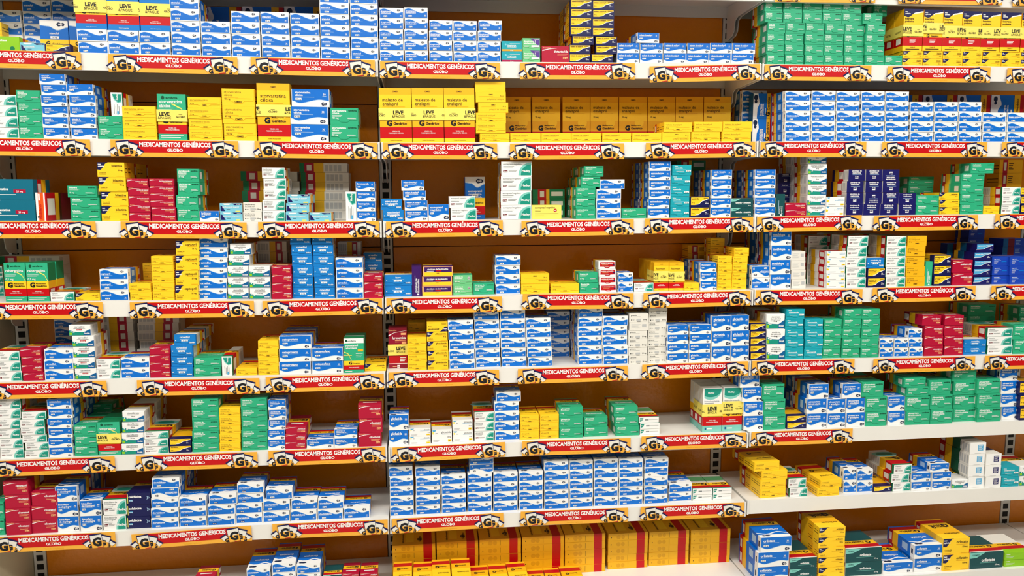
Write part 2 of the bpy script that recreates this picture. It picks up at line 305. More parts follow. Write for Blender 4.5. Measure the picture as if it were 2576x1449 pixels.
def d_T(F, t, dose, kind):
    if kind == 'ci':
        F.rect(0, .88, 1, 1, 'yel2'); F.rect(0, .28, 1, .5, 'yel2'); F.rect(0, .08, 1, .285, 'red'); F.text('CIMED', .5, .925, .035, 'brown', 'c', bold=.03)
        name(F, t, .1, .755, .085, 'brown', mw=.82, bold=.008, gap=.85); F.rect(.1, .655, .8, .66, 'yeld'); F.text(dose, .1, .57, .045, 'brown'); F.ell(.72, .47, .1, .1, 'yel')
        G(F, .3, .36, .13); F.text('Medicamento', .43, .4, .04, 'brown', mw=.5); F.text('Genérico', .43, .33, .065, 'brown', mw=.5, bold=.03)
        F.text('VENDA SOB', .5, .2, .028, 'white', 'c', bold=.02); F.text('PRESCRIÇÃO MÉDICA', .5, .165, .028, 'white', 'c', .7, .02); F.text('Contém 30 comprimidos', .5, .035, .022, 'brown', 'c', .5)
    elif kind == 'eu':
        F.rect(0, .335, 1, .53, 'yel'); F.rect(0, .135, 1, .335, 'red'); c = curve([(.5, .8), (.8, .72), (1, .53)], 6); F.strip(c, [(u, v-.03) for u, v in c], 'ypale')
        F.ell(.2, .92, .035, .04, 'bottle'); F.text('eurofarma', .3, .9, .06, 'bottle', mw=.58, bold=.03); name(F, t, .06, .77 if '|' not in t else .805, .095, 'white', mw=.86, bold=.02, gap=.95)
        F.lines(.06, .7, .5, 2, 'white', .035, .01); F.text(dose, .06, .56, .07, 'white', bold=.02)
        G(F, .26, .43, .16); F.text('Medicamento', .42, .45, .045, 'brown', mw=.52); F.text('Genérico', .42, .38, .07, 'brown', mw=.52, bold=.03)
        F.text('VENDA SOB', .5, .25, .03, 'white', 'c', bold=.02); F.text('PRESCRIÇÃO MÉDICA', .5, .21, .03, 'white', 'c', .7, .02); F.lines(.08, .1, .8, 2, 'white', .04, .012)
    elif kind == 'e2':
        F.rect(0, .86, 1, 1, 'white'); F.ell(.13, .93, .03, .035, 'bottle'); F.text('eurofarma', .2, .91, .055, 'bottle', mw=.55, bold=.02); name(F, t, .06, .77, .075, 'white', mw=.84, bold=.03, gap=1.)
        F.rect(.7, .62, .97, .68, 'yel2'); F.lines(.6, .57, .35, 3, 'white', .05, .015); F.strip(curve([(0, .62), (.2, .58), (.4, .36)], 6), curve([(0, .6), (.2, .55), (.38, .36)], 6), 'ypale'); F.rect(0, .5, .4, .515, 'ypale')
        F.rect(0, .22, 1, .35, 'yel'); G(F, .33, .285, .11); F.text('Genérico', .45, .255, .05, 'brown', mw=.45, bold=.03); F.rect(0, .1, 1, .22, 'red'); F.text('VENDA SOB PRESCRIÇÃO', .5, .15, .025, 'white', 'c', .6); F.rect(.05, .04, .4, .055, 'white')
    elif kind in ('em', 'at'):
        if kind == 'em':
            c = curve([(0, .86), (.3, .84), (.62, .74), (1, .82)], 12); F.strip([(u, v+.02) for u, v in c], c, 'pale'); F.strip(flat(c, 1), [(u, v+.015) for u, v in c], 'white')
            F.ell(.68, .9, .06, .055, 'logo'); F.ell(.82, .9, .045, .045, 'logo'); F.text('EMS', .74, .88, .06, 'white', 'c', bold=.03)
            name(F, t, .5, .64, .075, 'white', 'c', .7, .02, 1.); F.rect(.36, .53, .66, .59, 'white'); F.text(dose, .51, .545, .045, 'logo', 'c', .24)
            y0, y1, y2 = .1, .3, .5
        else: F.rect(.4, .55, .62, .6, 'white'); y0, y1, y2 = .14, .35, .5
        F.rect(0, y1, 1, y2, 'yel'); F.rect(0, y0, 1, y1, 'red'); G(F, .27, (y1+y2)/2, .13); F.text('Genérico', .42, (y1+y2)/2-.04, .07, 'brown', mw=.5, bold=.03)
        F.text('VENDA SOB', .5, y0+.085, .026, 'white', 'c', bold=.02); F.text('PRESCRIÇÃO MÉDICA', .5, y0+.05, .026, 'white', 'c', .7, .02); F.text('Contém 30 comprimidos', .5, .045, .024, 'white', 'c', .55)
    elif kind == 'nq':
        c = curve([(0, .83), (.22, .8), (.62, .92), (1, .95)], 12); F.strip([(u, v) for u, v in c if u > .45], [(u, v-.03) for u, v in c if u > .45], 'white'); F.strip(flat(c, 1), c, 'navy')
        F.text('neo', .06, .92, .045, 'white', bold=.04); F.text('quimica', .06, .875, .045, 'white', bold=.04); name(F, t, .06, .75, .065, 'brown', mw=.75, bold=.03, gap=1.); F.rect(0, .125, 1, .33, 'red')
        G(F, .25, .365, .1); F.text('Genérico', .4, .345, .055, 'brown', mw=.5, bold=.03); F.lines(.34, .27, .34, 3, 'white', .03, .014); F.text('Contém 30', .5, .08, .03, 'brown', 'c'); F.rect(.15, .035, .85, .05, 'brown')
    elif kind == 'md':
        n = 14; A = [(.07+.9*i/n) for i in range(n+1)]; f = lambda u, q: 1-.02-q*(max(0, 1-((u-.4)/.58)**2))**.5
        F.strip([(u, .98) for u in A], [(u, f(u, .25)) for u in A], 'teal2'); F.strip([(u, .98) for u in A], [(min(.93, u), f(u, .19)) for u in A], 'teal'); F.text('Medley', .42, .87, .05, 'white', 'c', bold=.02)
        name(F, t, .08, .68, .05, 'grey', mw=.84, bold=.01); F.lines(.08, .66, .5, 1, 'grey', .035, .01)
        F.rect(0, .34, 1, .5, 'yel'); F.rect(0, .14, 1, .34, 'red'); F.rect(0, 0, 1, .14, 'teal2'); G(F, .27, .4, .12); F.text('Genérico', .42, .36, .07, 'brown', mw=.55, bold=.03)
        F.text('VENDA SOB', .5, .25, .028, 'white', 'c', bold=.02); F.text('PRESCRIÇÃO MÉDICA', .5, .21, .028, 'white', 'c', .7, .02); F.rect(.12, .05, .2, .1, 'bluegr'); F.rect(.23, .06, .5, .085, 'white')
    elif kind == 'fu':
        F.strip([(0, .82), (.3, .88), (1, .93)], [(0, .79), (.3, .87), (1, .925)], 'white'); F.text('Biosintética', .04, .92, .05, 'peach', mw=.4); F.rect(.68, .82, .94, .87, 'peach'); name(F, t, .94, .72, .085, 'white', 'r', .75, .02); F.lines(.35, .69, .6, 2, 'peach', .035, .012); F.rect(.72, .6, .97, .66, 'peach')
        F.rect(0, .12, 1, .31, 'redm'); F.rect(0, .105, 1, .12, 'white'); F.lines(.62, .27, .32, 3, 'white', .04, .02); F.rect(.45, .01, .6, .08, 'white'); F.text('20', .525, .025, .05, 'crimd', 'c'); F.rect(.2, .035, .42, .05, 'peach')
def d_rot(F, t, dose):                                 # an EMS carton lying on its long edge: print turned a quarter
    c = curve([(0, .2), (.4, .22), (.62, .32), (1, .24)], 10)
    for i in range(10):
        (v0, a), (v1, b) = c[i], c[i+1]; F.poly([(0, v0), (a, v0), (b, v1), (0, v1)], 'white')
    F.ell(.13, .84, .09, .11, 'logo'); F.ell(.13, .68, .06, .07, 'logo'); L = t.split('|')
    for i, l in enumerate(L): F.text(l, .44+i*.09, .12, .13, 'white', rot=90, bold=.02)
    F.rect(.6, .2, .64, .42, 'white'); F.rect(.7, 0, .88, 1, 'yel2'); F.rect(.88, 0, 1, 1, 'redm'); F.text('Genérico', .83, .34, .14, 'brown', rot=90, bold=.03); F.text('G', .84, .1, .22, 'ink', rot=90, bold=.06)
def d_sd(F, t, dose, L):                               # long side of a carton: colour bands with a code panel
    for a, b, m in L: F.rect(a, 0, b, 1, m)
    for a, b, m in L:
        if m in ('crim', 'redm', 'red'): F.rect(a+(b-a)*.25, .18, b-(b-a)*.25, .82, 'paper')
        elif b-a > .3 and m == 'paper':
            for k in range(4): F.rect(a+.03+k*.09, .14, a+.03+k*.09+.07, .8, 'grey2')
        elif b-a > .3 and m == 'greend': F.rect(a+.06, .3, b-.06, .75, 'paper')
        elif b-a > .3: F.lines(a+.05, .75, .2, 4, 'brown' if m.startswith('yel') else 'pale', .14, .05)
def d_ci(F, t, dose):                                  # long side of a yellow carton, codes left out
    F.rect(.72, 0, .92, 1, 'red'); F.rect(.12, .12, .46, .88, 'yel2'); F.ell(.26, .5, .3, .3, 'yeld'); F.ell(.37, .5, .26, .3, 'yeld'); F.rect(.07, .4, .085, .55, 'ink'); F.rect(.5, .15, .505, .85, 'brown')

Y3, R3 = 'gband', 'redm'
def B(*a): return a
# style: (label words, name, body, bands along the depth, design, flap, category words)
ST = {
 'ew': ('white-and-blue', 'white_blue_medicine_box', 'white', [(.2, 'white'), (.62, 'blue'), (.8, Y3), (.95, R3), (1, 'blue')], d_ew, 0),
 'ed': ('white-and-blue', 'white_blue_medicine_box', 'white', [(.2, 'white'), (.62, 'blue'), (.8, Y3), (.95, R3), (1, 'blue')], lambda F, t, d: d_ew(F, t, d, 'navy2'), 0),
 'e2': ('white-and-blue', 'white_blue_flap_box', 'white', [(.2, 'white'), (.62, 'blue'), (.8, Y3), (.95, R3), (1, 'blue')], d_ew, 1),
 'eb': ('blue-over-white', 'blue_medicine_box', 'blue', [(.14, 'white'), (.6, 'blue'), (.8, Y3), (.95, R3), (1, 'blue')], d_eb, 0),
 'gr': ('green', 'green_medicine_box', 'green', [(.5, 'green'), (.58, 'lgreen'), (.78, Y3), (.93, R3), (1, 'green')], d_gr, 1),
 'gl': ('green', 'green_medicine_box', 'green', [(.5, 'green'), (.58, 'lgreen'), (.78, Y3), (.93, R3), (1, 'green')], lambda F, t, d: d_gr(F, t, d, True), 1),
 'ye': ('yellow', 'yellow_medicine_box', 'yel', [(.45, 'yel'), (.72, 'yel2'), (.9, 'redm'), (1, 'yel2')], d_ye, 1),
 'yb': ('plain-backed yellow', 'yellow_medicine_box', 'yel', [(.45, 'yel'), (.72, 'yel2'), (.9, 'redm'), (1, 'yel2')], d_yb, 0),
 'yo': ('deep-yellow', 'yellow_medicine_box', 'yel2', [(.45, 'yel2'), (.72, 'yel2'), (.9, 'redm'), (1, 'yel2')], d_ye, 0),
 'nq': ('yellow navy-cornered', 'navy_cornered_medicine_box', 'yel', [(.25, 'yel'), (.5, 'yel2'), (.8, 'gband'), (.95, R3), (1, 'yel2')], d_nq, 0),
 'nb': ('yellow-and-navy', 'yellow_navy_medicine_box', 'navy', [(.2, 'navy'), (.6, 'yel2'), (.8, 'gband'), (.95, R3), (1, 'yel2')], d_nb, 0),
 'md': ('white teal-leaf', 'white_teal_medicine_box', 'white', [(.08, 'greend'), (.32, R3), (.55, Y3), (1, 'paper')], d_md, 0),
 'rd': ('crimson', 'crimson_medicine_box', 'crim', [(.4, 'crim'), (.7, Y3), (1, 'crimd')], d_rd, 0),
 'bb': ('sky-blue', 'sky_blue_medicine_box', 'sky', [(.1, 'sky'), (.45, 'paper'), (.7, Y3), (.9, R3), (1, 'paper')], d_bb, 1),
 'bg': ('white-green-blue', 'white_green_blue_medicine_box', 'white', [(.1, 'white'), (.5, 'paper'), (.7, Y3), (.9, R3), (1, 'paper')], d_bg, 1),
 'br': ('white-green-blue', 'white_green_blue_medicine_box', 'white', [(.1, 'white'), (.5, 'paper'), (.7, Y3), (.9, R3), (1, 'paper')], lambda F, t, d: d_bg(F, t, d, 'redm'), 1),
 'cy': ('turquoise', 'turquoise_medicine_box', 'cyan', [(.5, 'cyan'), (.75, Y3), (.92, R3), (1, 'cyan')], d_cy, 1),
 'do': ('turquoise orange-striped', 'turquoise_medicine_box', 'cyan', [(1, 'cyan')], lambda F, t, d: d_dr(F, t, d, 'yeld'), 0),
 'dm': ('turquoise magenta-striped', 'turquoise_medicine_box', 'cyan', [(1, 'cyan')], lambda F, t, d: d_dr(F, t, d, 'magenta'), 0),
 'dg': ('dark-teal', 'dark_teal_medicine_box', 'dteal', [(.05, 'paper'), (.22, R3), (.42, Y3), (1, 'dteal')], d_dg, 0),
 'tl': ('petrol-blue', 'petrol_blue_medicine_box', 'tealb', [(.25, 'tealb'), (.5, R3), (.75, Y3), (1, 'tealb')], d_tl, 0),
 'nv': ('navy', 'navy_medicine_box', 'navy2', [(.3, 'paper'), (.6, R3), (.85, Y3), (1, 'navy2')], d_nv, 0),
 'n3': ('midnight-blue', 'navy_medicine_box', 'navy', [(.6, 'navy'), (.8, Y3), (1, R3)], d_nv3, 0),
 'lb': ('light-blue navy-cornered', 'light_blue_medicine_box', 'cyan2', [(.1, 'paper'), (.5, Y3), (.7, R3), (1, 'cyan2')], d_lb, 0),
 'wh': ('plain white', 'white_medicine_box', 'paper', [(.45, 'paper'), (.7, Y3), (.9, R3), (1, 'paper')], d_wh, 0),
 'wn': ('white blank-fronted', 'white_medicine_box', 'paper', [(.45, 'paper'), (.7, Y3), (.9, R3), (1, 'paper')], d_wn, 0),
 'pu': ('purple-and-yellow', 'purple_yellow_medicine_box', 'peach', [(.5, 'purple'), (.8, 'yel'), (1, R3)], d_pu, 0),
 'pv': ('purple upright', 'purple_medicine_box', 'purple', [(1, 'purple')], lambda F, t, d: d_vert(F, t, d, 'purple', ''), 0),
 'lg': ('light-green', 'light_green_medicine_box', 'lgreen', [(.6, 'green'), (.8, Y3), (1, R3)], d_lg, 1),
 'lm': ('lime-green', 'lime_green_medicine_box', 'lime', [(.2, 'lime'), (.35, R3), (.5, Y3), (1, 'paper')], d_lm, 0),
 'cb': ('cobalt-blue', 'cobalt_blue_medicine_box', 'cobalt', [(.6, 'cobalt'), (.8, Y3), (1, 'cobalt')], d_cb, 0),
 'wj': ('white blue-cornered', 'white_yellow_medicine_box', 'white', [(.35, 'paper'), (.62, Y3), (.85, R3), (1, 'paper')], d_wj, 0),
 'wy': ('white yellow-tipped', 'white_yellow_medicine_box', 'white', [(.1, 'white'), (.3, R3), (.45, 'white'), (.6, Y3), (1, 'paper')], d_wy, 0),
 'wf': ('white red-panelled', 'red_panel_medicine_box', 'white', [(.15, 'white'), (.5, 'paper'), (.8, Y3), (1, R3)], d_wf, 0),
 'wq': ('white sky-square', 'square_label_medicine_box', 'white', [(.3, 'paper'), (.58, 'bottle'), (.8, Y3), (1, R3)], d_wq, 0),
 'w2': ('white navy-square', 'square_label_medicine_box', 'white', [(.3, 'paper'), (.58, 'navy'), (.8, Y3), (1, R3)], d_wq2, 0),
 'py': ('pale-yellow', 'yellow_medicine_box', 'ypale', [(1, 'ypale')], d_py, 0),
 'nm': ('sky-blue-and-navy', 'sky_navy_medicine_box', 'navy2', [(.5, 'navy2'), (.8, 'bluegr'), (1, Y3)], d_nm, 0),
 'ws': ('slim white', 'slim_white_medicine_box', 'white', [(.06, 'teal'), (.22, R3), (.45, Y3), (.6, 'paper'), (.9, 'lgreen'), (1, 'paper')], d_ws, 0),
 'gp': ('green-and-purple', 'light_green_medicine_box', 'lgreen', [(1, 'lgreen')], d_gp, 1),
 'mv': ('white teal-leaf upright', 'white_teal_medicine_box', 'white', [(.12, 'greend'), (.4, R3), (.6, Y3), (1, 'paper')], lambda F, t, d: d_vert(F, t, d, '', 'teal'), 0),
 'dv': ('dark-teal upright', 'dark_teal_medicine_box', 'dteal', [(1, 'dteal')], lambda F, t, d: d_vert(F, t, d, '', ''), 0),
 'gv': ('green upright', 'green_medicine_box', 'green2', [(1, 'green2')], lambda F, t, d: d_vert(F, t, d, '', ''), 0),
 'or': ('orange-and-white upright', 'orange_medicine_box', 'redm', [(.35, 'redm'), (.5, 'gband'), (.6, 'brown'), (1, 'wine')], d_or, 0),
 'ro': ('sideways blue-yellow-red', 'sideways_blue_medicine_box', 'blue', [(1, 'bluegr')], d_rot, 0),
 'T1': ('tall yellow', 'tall_yellow_medicine_box', 'yel', [(1, 'yel2')], lambda F, t, d: d_T(F, t, d, 'ci'), 0),
 'T2': ('tall green', 'tall_green_medicine_box', 'green2', [(1, 'greend')], lambda F, t, d: d_T(F, t, d, 'eu'), 0),
 'T3': ('tall green white-topped', 'tall_green_medicine_box', 'green', [(1, 'greend')], lambda F, t, d: d_T(F, t, d, 'e2'), 0),
 'T4': ('tall blue', 'tall_blue_medicine_box', 'blue', [(1, 'blue')], lambda F, t, d: d_T(F, t, d, 'em'), 0),
 'T5': ('tall blue', 'tall_blue_medicine_box', 'blue2', [(1, 'blue')], lambda F, t, d: d_T(F, t, d, 'at'), 0),
 'T6': ('tall yellow navy-topped', 'tall_yellow_medicine_box', 'yel', [(1, 'yel2')], lambda F, t, d: d_T(F, t, d, 'nq'), 0),
 'T7': ('tall white', 'tall_white_medicine_box', 'white', [(1, 'paper')], lambda F, t, d: d_T(F, t, d, 'md'), 0),
 'T8': ('tall crimson', 'tall_crimson_medicine_box', 'crimd', [(1, 'crimd')], lambda F, t, d: d_T(F, t, d, 'fu'), 0),
 's1': ('sideways green-red-yellow-white', 'sideways_striped_medicine_box', 'paper', [(1, 'paper')], lambda F, t, d: d_sd(F, t, d, [(0, .1, 'greend'), (.1, .3, 'crim'), (.3, .5, 'gband'), (.5, 1, 'paper')]), 0),
 's2': ('sideways white-yellow-red', 'sideways_striped_medicine_box', 'paper', [(1, 'paper')], lambda F, t, d: d_sd(F, t, d, [(0, .42, 'paper'), (.42, .62, 'gband'), (.62, .85, 'crim'), (.85, 1, 'paper')]), 0),
 's3': ('sideways green', 'sideways_green_medicine_box', 'greend', [(1, 'greend')], lambda F, t, d: d_sd(F, t, d, [(0, .16, 'greend'), (.16, .42, 'redm'), (.42, .52, 'gband'), (.52, 1, 'greend')]), 0),
 's4': ('sideways yellow', 'sideways_yellow_medicine_box', 'yel2', [(1, 'yel2')], lambda F, t, d: d_sd(F, t, d, [(0, .15, 'yel2'), (.15, .35, 'crim'), (.35, 1, 'yel2')]), 0),
 's5': ('sideways blue', 'sideways_blue_medicine_box', 'cobalt', [(1, 'cobalt')], lambda F, t, d: d_sd(F, t, d, [(0, .2, 'bluegr'), (.2, .45, 'wine'), (.45, 1, 'cobalt')]), 0),
 'ci': ('sideways deep-yellow red-banded', 'sideways_yellow_medicine_box', 'yel2', [(1, 'yel2')], d_ci, 0),
}
FLAPV = .3
def top_print(mb, st, w, h, d, t):
    """Upper face of a carton seen from above: name and the G mark, reading from behind."""
    P = lambda x, z, l: (w/2-x, d-z, h+l+.0001)
    F_ = Face(mb, w, d, P); sty = ST[st]
    if st == 'ci':
        P = lambda x, z, l: (x-w/2, z, h+l+.0001); F_ = Face(mb, w, d, P)
        F_.rect(.72, 0, .92, 1, 'red'); F_.rect(.3, .2, .5, .9, 'yel'); F_.text('hidroclorotiazida', .27, .15, .1, 'brown', rot=90); G(F_, .63, .4, .22); F_.text('Genérico', .67, .2, .12, 'brown', rot=90, bold=.03); return
    if st == 'T1f':
        return
    a = 0.
    for b, m in sty[3]:
        if m == Y3 and b-a > .1:
            v = 1-(a+b)/2; s = min(.2, (b-a)*.85)
            F_.text('G', .2, v-.37*s, s*1.05, 'ink', 'c', bold=.06); F_.text('Genérico', .32, v-.3*s, s*.8, 'brown', mw=.5, bold=.03)
        a = b
    if st in ('ew', 'ed', 'eb'):
        F_.text(t.split('|')[0], .18, .58, .11, 'white', mw=.6, bold=.02); c = curve([(0, .83), (.3, .76), (.7, .86), (1, .8)], 10)
        F_.strip([(u, min(v, 1)) for u, v in c], [(u, v-.04) for u, v in c], 'white'); F_.ell(.72, .91, .06, .035, 'logo'); F_.ell(.84, .91, .045, .03, 'logo')
    elif st in ('gr', 'gl'): F_.text(t.split('|')[0], .1, .62, .13, 'white', mw=.7, bold=.02); F_.rect(.5, .9, .9, .93, 'bottle')
    elif st in ('ye', 'nq'): F_.text(t.split('|')[0], .1, .72, .11, 'brown', mw=.6, bold=.02); G(F_, .7, .42, .13); F_.text('Genérico', .2, .38, .09, 'brown', mw=.4, bold=.02)
    elif st == 'rd': F_.rect(.2, .74, .8, .82, 'paper')
    elif st == 'md': F_.ell(.5, .28, .3, .16, 'teal2'); F_.ell(.5, .28, .2, .1, 'teal')
_MC = {}
def carton(st, t, w, h, d, top, inv, dose):
    """-> (body mesh, flap mesh or None), shared by equal cartons."""
    k = (st, t, round(w, 4), round(h, 4), round(d, 4), top, inv, dose)
    if k in _MC: return _MC[k]
    lab, nm, body, bnd, fn, fl = ST[st]
    if inv: fl = 0
    mb = MB(); x0, x1 = -w/2, w/2
    mb.face([(x0, 0, 0), (x1, 0, 0), (x1, 0, h), (x0, 0, h)], body)
    a = 0.
    for b, m in bnd:
        ya, yb = a*d, b*d
        mb.face([(x1, ya, 0), (x1, yb, 0), (x1, yb, h), (x1, ya, h)], m); mb.face([(x0, yb, 0), (x0, ya, 0), (x0, ya, h), (x0, yb, h)], m)
        mb.face([(x0, ya, h), (x1, ya, h), (x1, yb, h), (x0, yb, h)], m); mb.face([(x0, yb, 0), (x1, yb, 0), (x1, ya, 0), (x0, ya, 0)], m)
        a = b
    mb.face([(x1, d, 0), (x0, d, 0), (x0, d, h), (x1, d, h)], bnd[-1][1])
    # printing on the two long sides
    for sg in (-1, 1):
        S = Face(mb, d, h, (lambda y, z, l: (x1+l, y, z)) if sg > 0 else (lambda y, z, l: (x0-l, d-y, z)))
        def U(a, b): return (a, b) if sg > 0 else (1-b, 1-a)
        if st[0] == 'T':
            for v0, v1, m in {'T1': [(.08, .285, 'red')], 'T2': [(.335, .53, 'yel2'), (.135, .335, 'red')], 'T4': [(.3, .5, 'yel2'), (.1, .3, 'redm')], 'T6': [(.125, .33, 'red')], 'T7': [(.34, .5, 'yel2'), (.14, .34, 'redm'), (0, .14, 'teal2')]}.get(st, []): S.rect(0, v0, 1, v1, m)
            if st in ('T2', 'T6', 'T7'): S.rect(.25, .17, .75, .31, 'paper')
            continue
        a = 0.
        for b, m in bnd:
            if m in (R3, 'crimd') and b-a > .1: p, q = U(a+.03, b-.03); S.rect(p, .2, q, .8, 'paper')
            elif m in ('blue', 'green') and b-a > .3:
                p, q = U(a+.1, a+.3); S.rect(p, .25, q, .78, 'pale' if m == 'blue' else 'paper')
            elif m == 'paper' and b-a > .25:
                for r in range(4): p, q = U(a+.03+r*.08, a+.08+r*.08); S.rect(p, .15, q, .85, 'grey2')
            elif m in ('yel', 'yel2') and b-a > .15:
                p, q = U(a+.04, b-.04); S.rect(p, .3, q, .36, 'brown'); S.rect(p, .55, q, .6, 'brown')
            elif m == 'white' and st in ('ew', 'eb'): p, q = U(.05, .11); S.rect(p, .3, q, .7, 'logo')
            a = b
    if top: top_print(mb, st, w, h, d, t)
    flap = None
    if fl:
        fb = MB(); lift = .0011; g = .03*w
        P = [(x0+g, h*FLAPV), (x0+w*.3, h*FLAPV), (x0+w*.38, h*.17), (x0+w*.62, h*.17), (x0+w*.7, h*FLAPV), (x1-g, h*FLAPV), (x1-g*.6, h*.97), (x0+g*.6, h*.97)]
        fm = body
        for i, q in enumerate(([0, 1, 4, 5], [1, 2, 3, 4], [0, 5, 6, 7])): fb.face([(P[j][0], -lift, P[j][1]) for j in q], fm)
        for i in range(8): p, q = P[i], P[(i+1) % 8]; fb.face([(p[0], 0, p[1]), (q[0], 0, q[1]), (q[0], -lift, q[1]), (p[0], -lift, p[1])], fm)
        fn(Face(fb, w, h, lambda x, z, l: (x+x0, -l-lift, z)), t, dose); flap = fb.mesh('tuck_flap')
    else:
        fn(Face(mb, w, h, lambda x, z, l: (x+x0, -l, z), inv), t, dose)
    _MC[k] = (mb.mesh(nm), flap); return _MC[k]
def promo_mesh(w, h, d, v0, v1, lu):
    mb = MB(); e = .0022; x0, x1 = -w/2-e, w/2+e; z0, z1 = h*v0, h*v1
    Q = [(x0, -e), (x1, -e), (x1, d+e), (x0, d+e)]
    for i in range(4):
        (a, b), (c, f) = Q[i], Q[(i+1) % 4]; mb.face([(a, b, z0), (c, f, z0), (c, f, z1), (a, b, z1)], 'ypale')
    F_ = Face(mb, x1-x0, z1-z0, lambda x, z, l: (x+x0, -e-l, z+z0))
    for k in (-1, 0, 1):
        u = lu+k*1.05
        F_.text('LEVE', u, .5, .42, 'ink', 'c', .44, bold=.035, cl=True); F_.text('&PAGUE', u, .22, .29, 'ink', 'c', .44, bold=0., cl=True)
        F_.text('GLOBO', u+.53, .33, .22, 'ink', 'c', .35, bold=.02, cl=True); F_.rect(max(0, min(1, u+.47)), .58, max(0, min(1, u+.59)), .6, 'brown')
    for sg in (1, -1):
        S = Face(mb, d, z1-z0, (lambda y, z, l: (x1+l, y, z+z0)) if sg > 0 else (lambda y, z, l: (x0-l, d-y, z+z0)))
        S.text('GLOBO', .5, .33, .24, 'ink', 'c', .8, .02)
    return mb.mesh('promo_band')

# ------------------------------------------------------------------ shelf lines measured on the photo (front top edge of every shelf)
LINES = {1: ((0, 128, 945, 150.5), (954, 153, 1910, 160), (1922, 161, 2576, 168)), 2: ((0, 346.5, 945, 358.2), (962, 358.9, 1905, 356), (1915, 355.7, 2576, 357.5)),
 3: ((0, 555.7, 950, 557), (971, 556.6, 1895, 545.6), (1905, 545, 2576, 538)), 4: ((0, 759.5, 962, 750.8), (970, 749.5, 1890, 730.5), (1900, 729.5, 2576, 716.5)),
 5: ((0, 960.5, 965, 937), (978, 935, 1885, 908), (1895, 906.7, 2576, 892)), 6: ((0, 1156, 970, 1123), (980, 1125, 1880, 1090), (1890, 1087, 2576, 1058)),
 7: ((0, 1350.5, 975, 1306), (985, 1304.5, 1875, 1263), (1885, 1259, 2576, 1224))}
BX = [(-1+.002, -.002), (.002, .998), (1.002, 1.998), (2.002, 2.998)]
SH = {}
for r, bs in LINES.items():
    for b, (xa, ya, xb, yb) in enumerate(bs):
        A, Bp = on_y(xa, ya), on_y(xb, yb); s = (Bp.z-A.z)/(Bp.x-A.x)
        SH[r, b] = (A.z + s*(BX[b][0]-A.x), A.z + s*(BX[b][1]-A.x), s)
for b in range(3): SH[0, b] = (1.5395, 1.5395, 0.); SH[8, b] = (-.0866+.004*(b == 0), -.0866+.003*(b == 0), 0.)
for r in range(9): SH[r, 3] = (SH[r, 2][1], SH[r, 2][1], 0.)
def zsh(r, b, x):
    a, c, s = SH[r, b]; return a + s*(x-BX[b][0])
RN = {1: 'top', 2: 'second', 3: 'third', 4: 'fourth', 5: 'fifth', 6: 'sixth', 7: 'seventh', 8: 'base'}
BN = ('left', 'middle', 'right', 'farthest right')
OD = 'first second third fourth fifth sixth seventh eighth ninth tenth eleventh twelfth'.split()
STK = []                                               # every stack, for placing and labelling
CUR = [1, 0]
def R(r, b): CUR[:] = [r, 'LMR'.index(b)]
def K(st, t, x0, x1, yt, n=1, yb=None, off=None, i=None, d=.085, on=None, rz=0, lv=None, pb=None, lu=.3, back=0, top=None, dose=None, bk=0, tx=None):
    """One stack: style, printed name, front-face pixels left/right of its lowest carton, pixel row of the top edge, number of cartons."""
    r, b = CUR; base = on
    xm = (x0+x1)/2
    if i is None:
        if yb is not None and r >= 4 and base is None:
            y = .006
            for _ in range(6):
                p = on_z(xm, yb, zsh(r, b, on_y(xm, yb, y).x)); y = min(max(p.y, .003), .16)
            i = y
        else: i = .006 if r < 8 else -.03
    if base is None:
        z0 = zsh(r, b, on_y(xm, yt, i).x) + .0004
        for q in range(3):                             # a pile that straddles two bays rests on the higher shelf
            if q != b and on_y(x0, yt, i).x < BX[q][1] and on_y(x1, yt, i).x > BX[q][0]: z0 = max(z0, zsh(r, q, BX[q][0 if q > b else 1]) + .0004)
    else: z0 = STK[base]['ztop']; i = STK[base]['i'] + (i if i != .006 else 0)
    if bk:                                             # yt is the rear upper edge
        p = on_y(xm, yt, i+d); zt = p.z; n = max(1, round((zt-z0)/.0235))
    else: zt = on_y(xm, yt, i).z
    if r < 8 and r > 0:                                # tucked up behind the rail of the shelf above
        za = zsh(r-1, b, on_y(xm, yt, i).x)
        if zt > za-.0425 and i < .0145:
            if base is None: i = .0145; zt = on_y(xm, yt, i).z
            else: zt = min(zt, za-.0425)
        zt = min(zt, za-.006)
    H = (zt-z0)/n
    if H < .004: H = .012
    S = dict(st=st, t=t, r=r, b=b, i=i, n=n, z0=z0, ztop=z0+H*n, H=H, d=d, lev=[], back=back, on=base, rz=rz, pb=pb, lu=lu, lv=lv, far=i > .05 and r < 8, dose=dose, tx=tx, xm=xm)
    for l in range(n):
        o = off[min(l, len(off)-1)] if off else 0
        zc = z0+H*(l+.5)
        yy = (CZ-0)  # row of this level's centre
        def X(px):
            a = on_y(px+(o if off else 0), 0, i); bq = on_y(px+(o if off else 0), 1449, i)
            zz = zc if off else z0+H*.5
            tt = (zz-a.z)/(bq.z-a.z); return a.x + (bq.x-a.x)*tt
        S['lev'].append((X(x0), X(x1)))
    S['topv'] = top if top is not None else r >= 4
    STK.append(S); return len(STK)-1
def KR(st, t, xs, yt, n, yb=None, **k):                # a run of stacks with equal settings; yt, n may be lists
    for j, (a, c) in enumerate(xs):
        g = lambda q: q[j] if isinstance(q, (list, tuple)) else q
        kk = {p: (q[j] if p in ('off', 'lu') and isinstance(q, list) and q and isinstance(q[0], (list, type(None), float)) and len(q) == len(xs) else q) for p, q in k.items()}
        K(st, t, a, c, g(yt), g(n), g(yb), **kk)
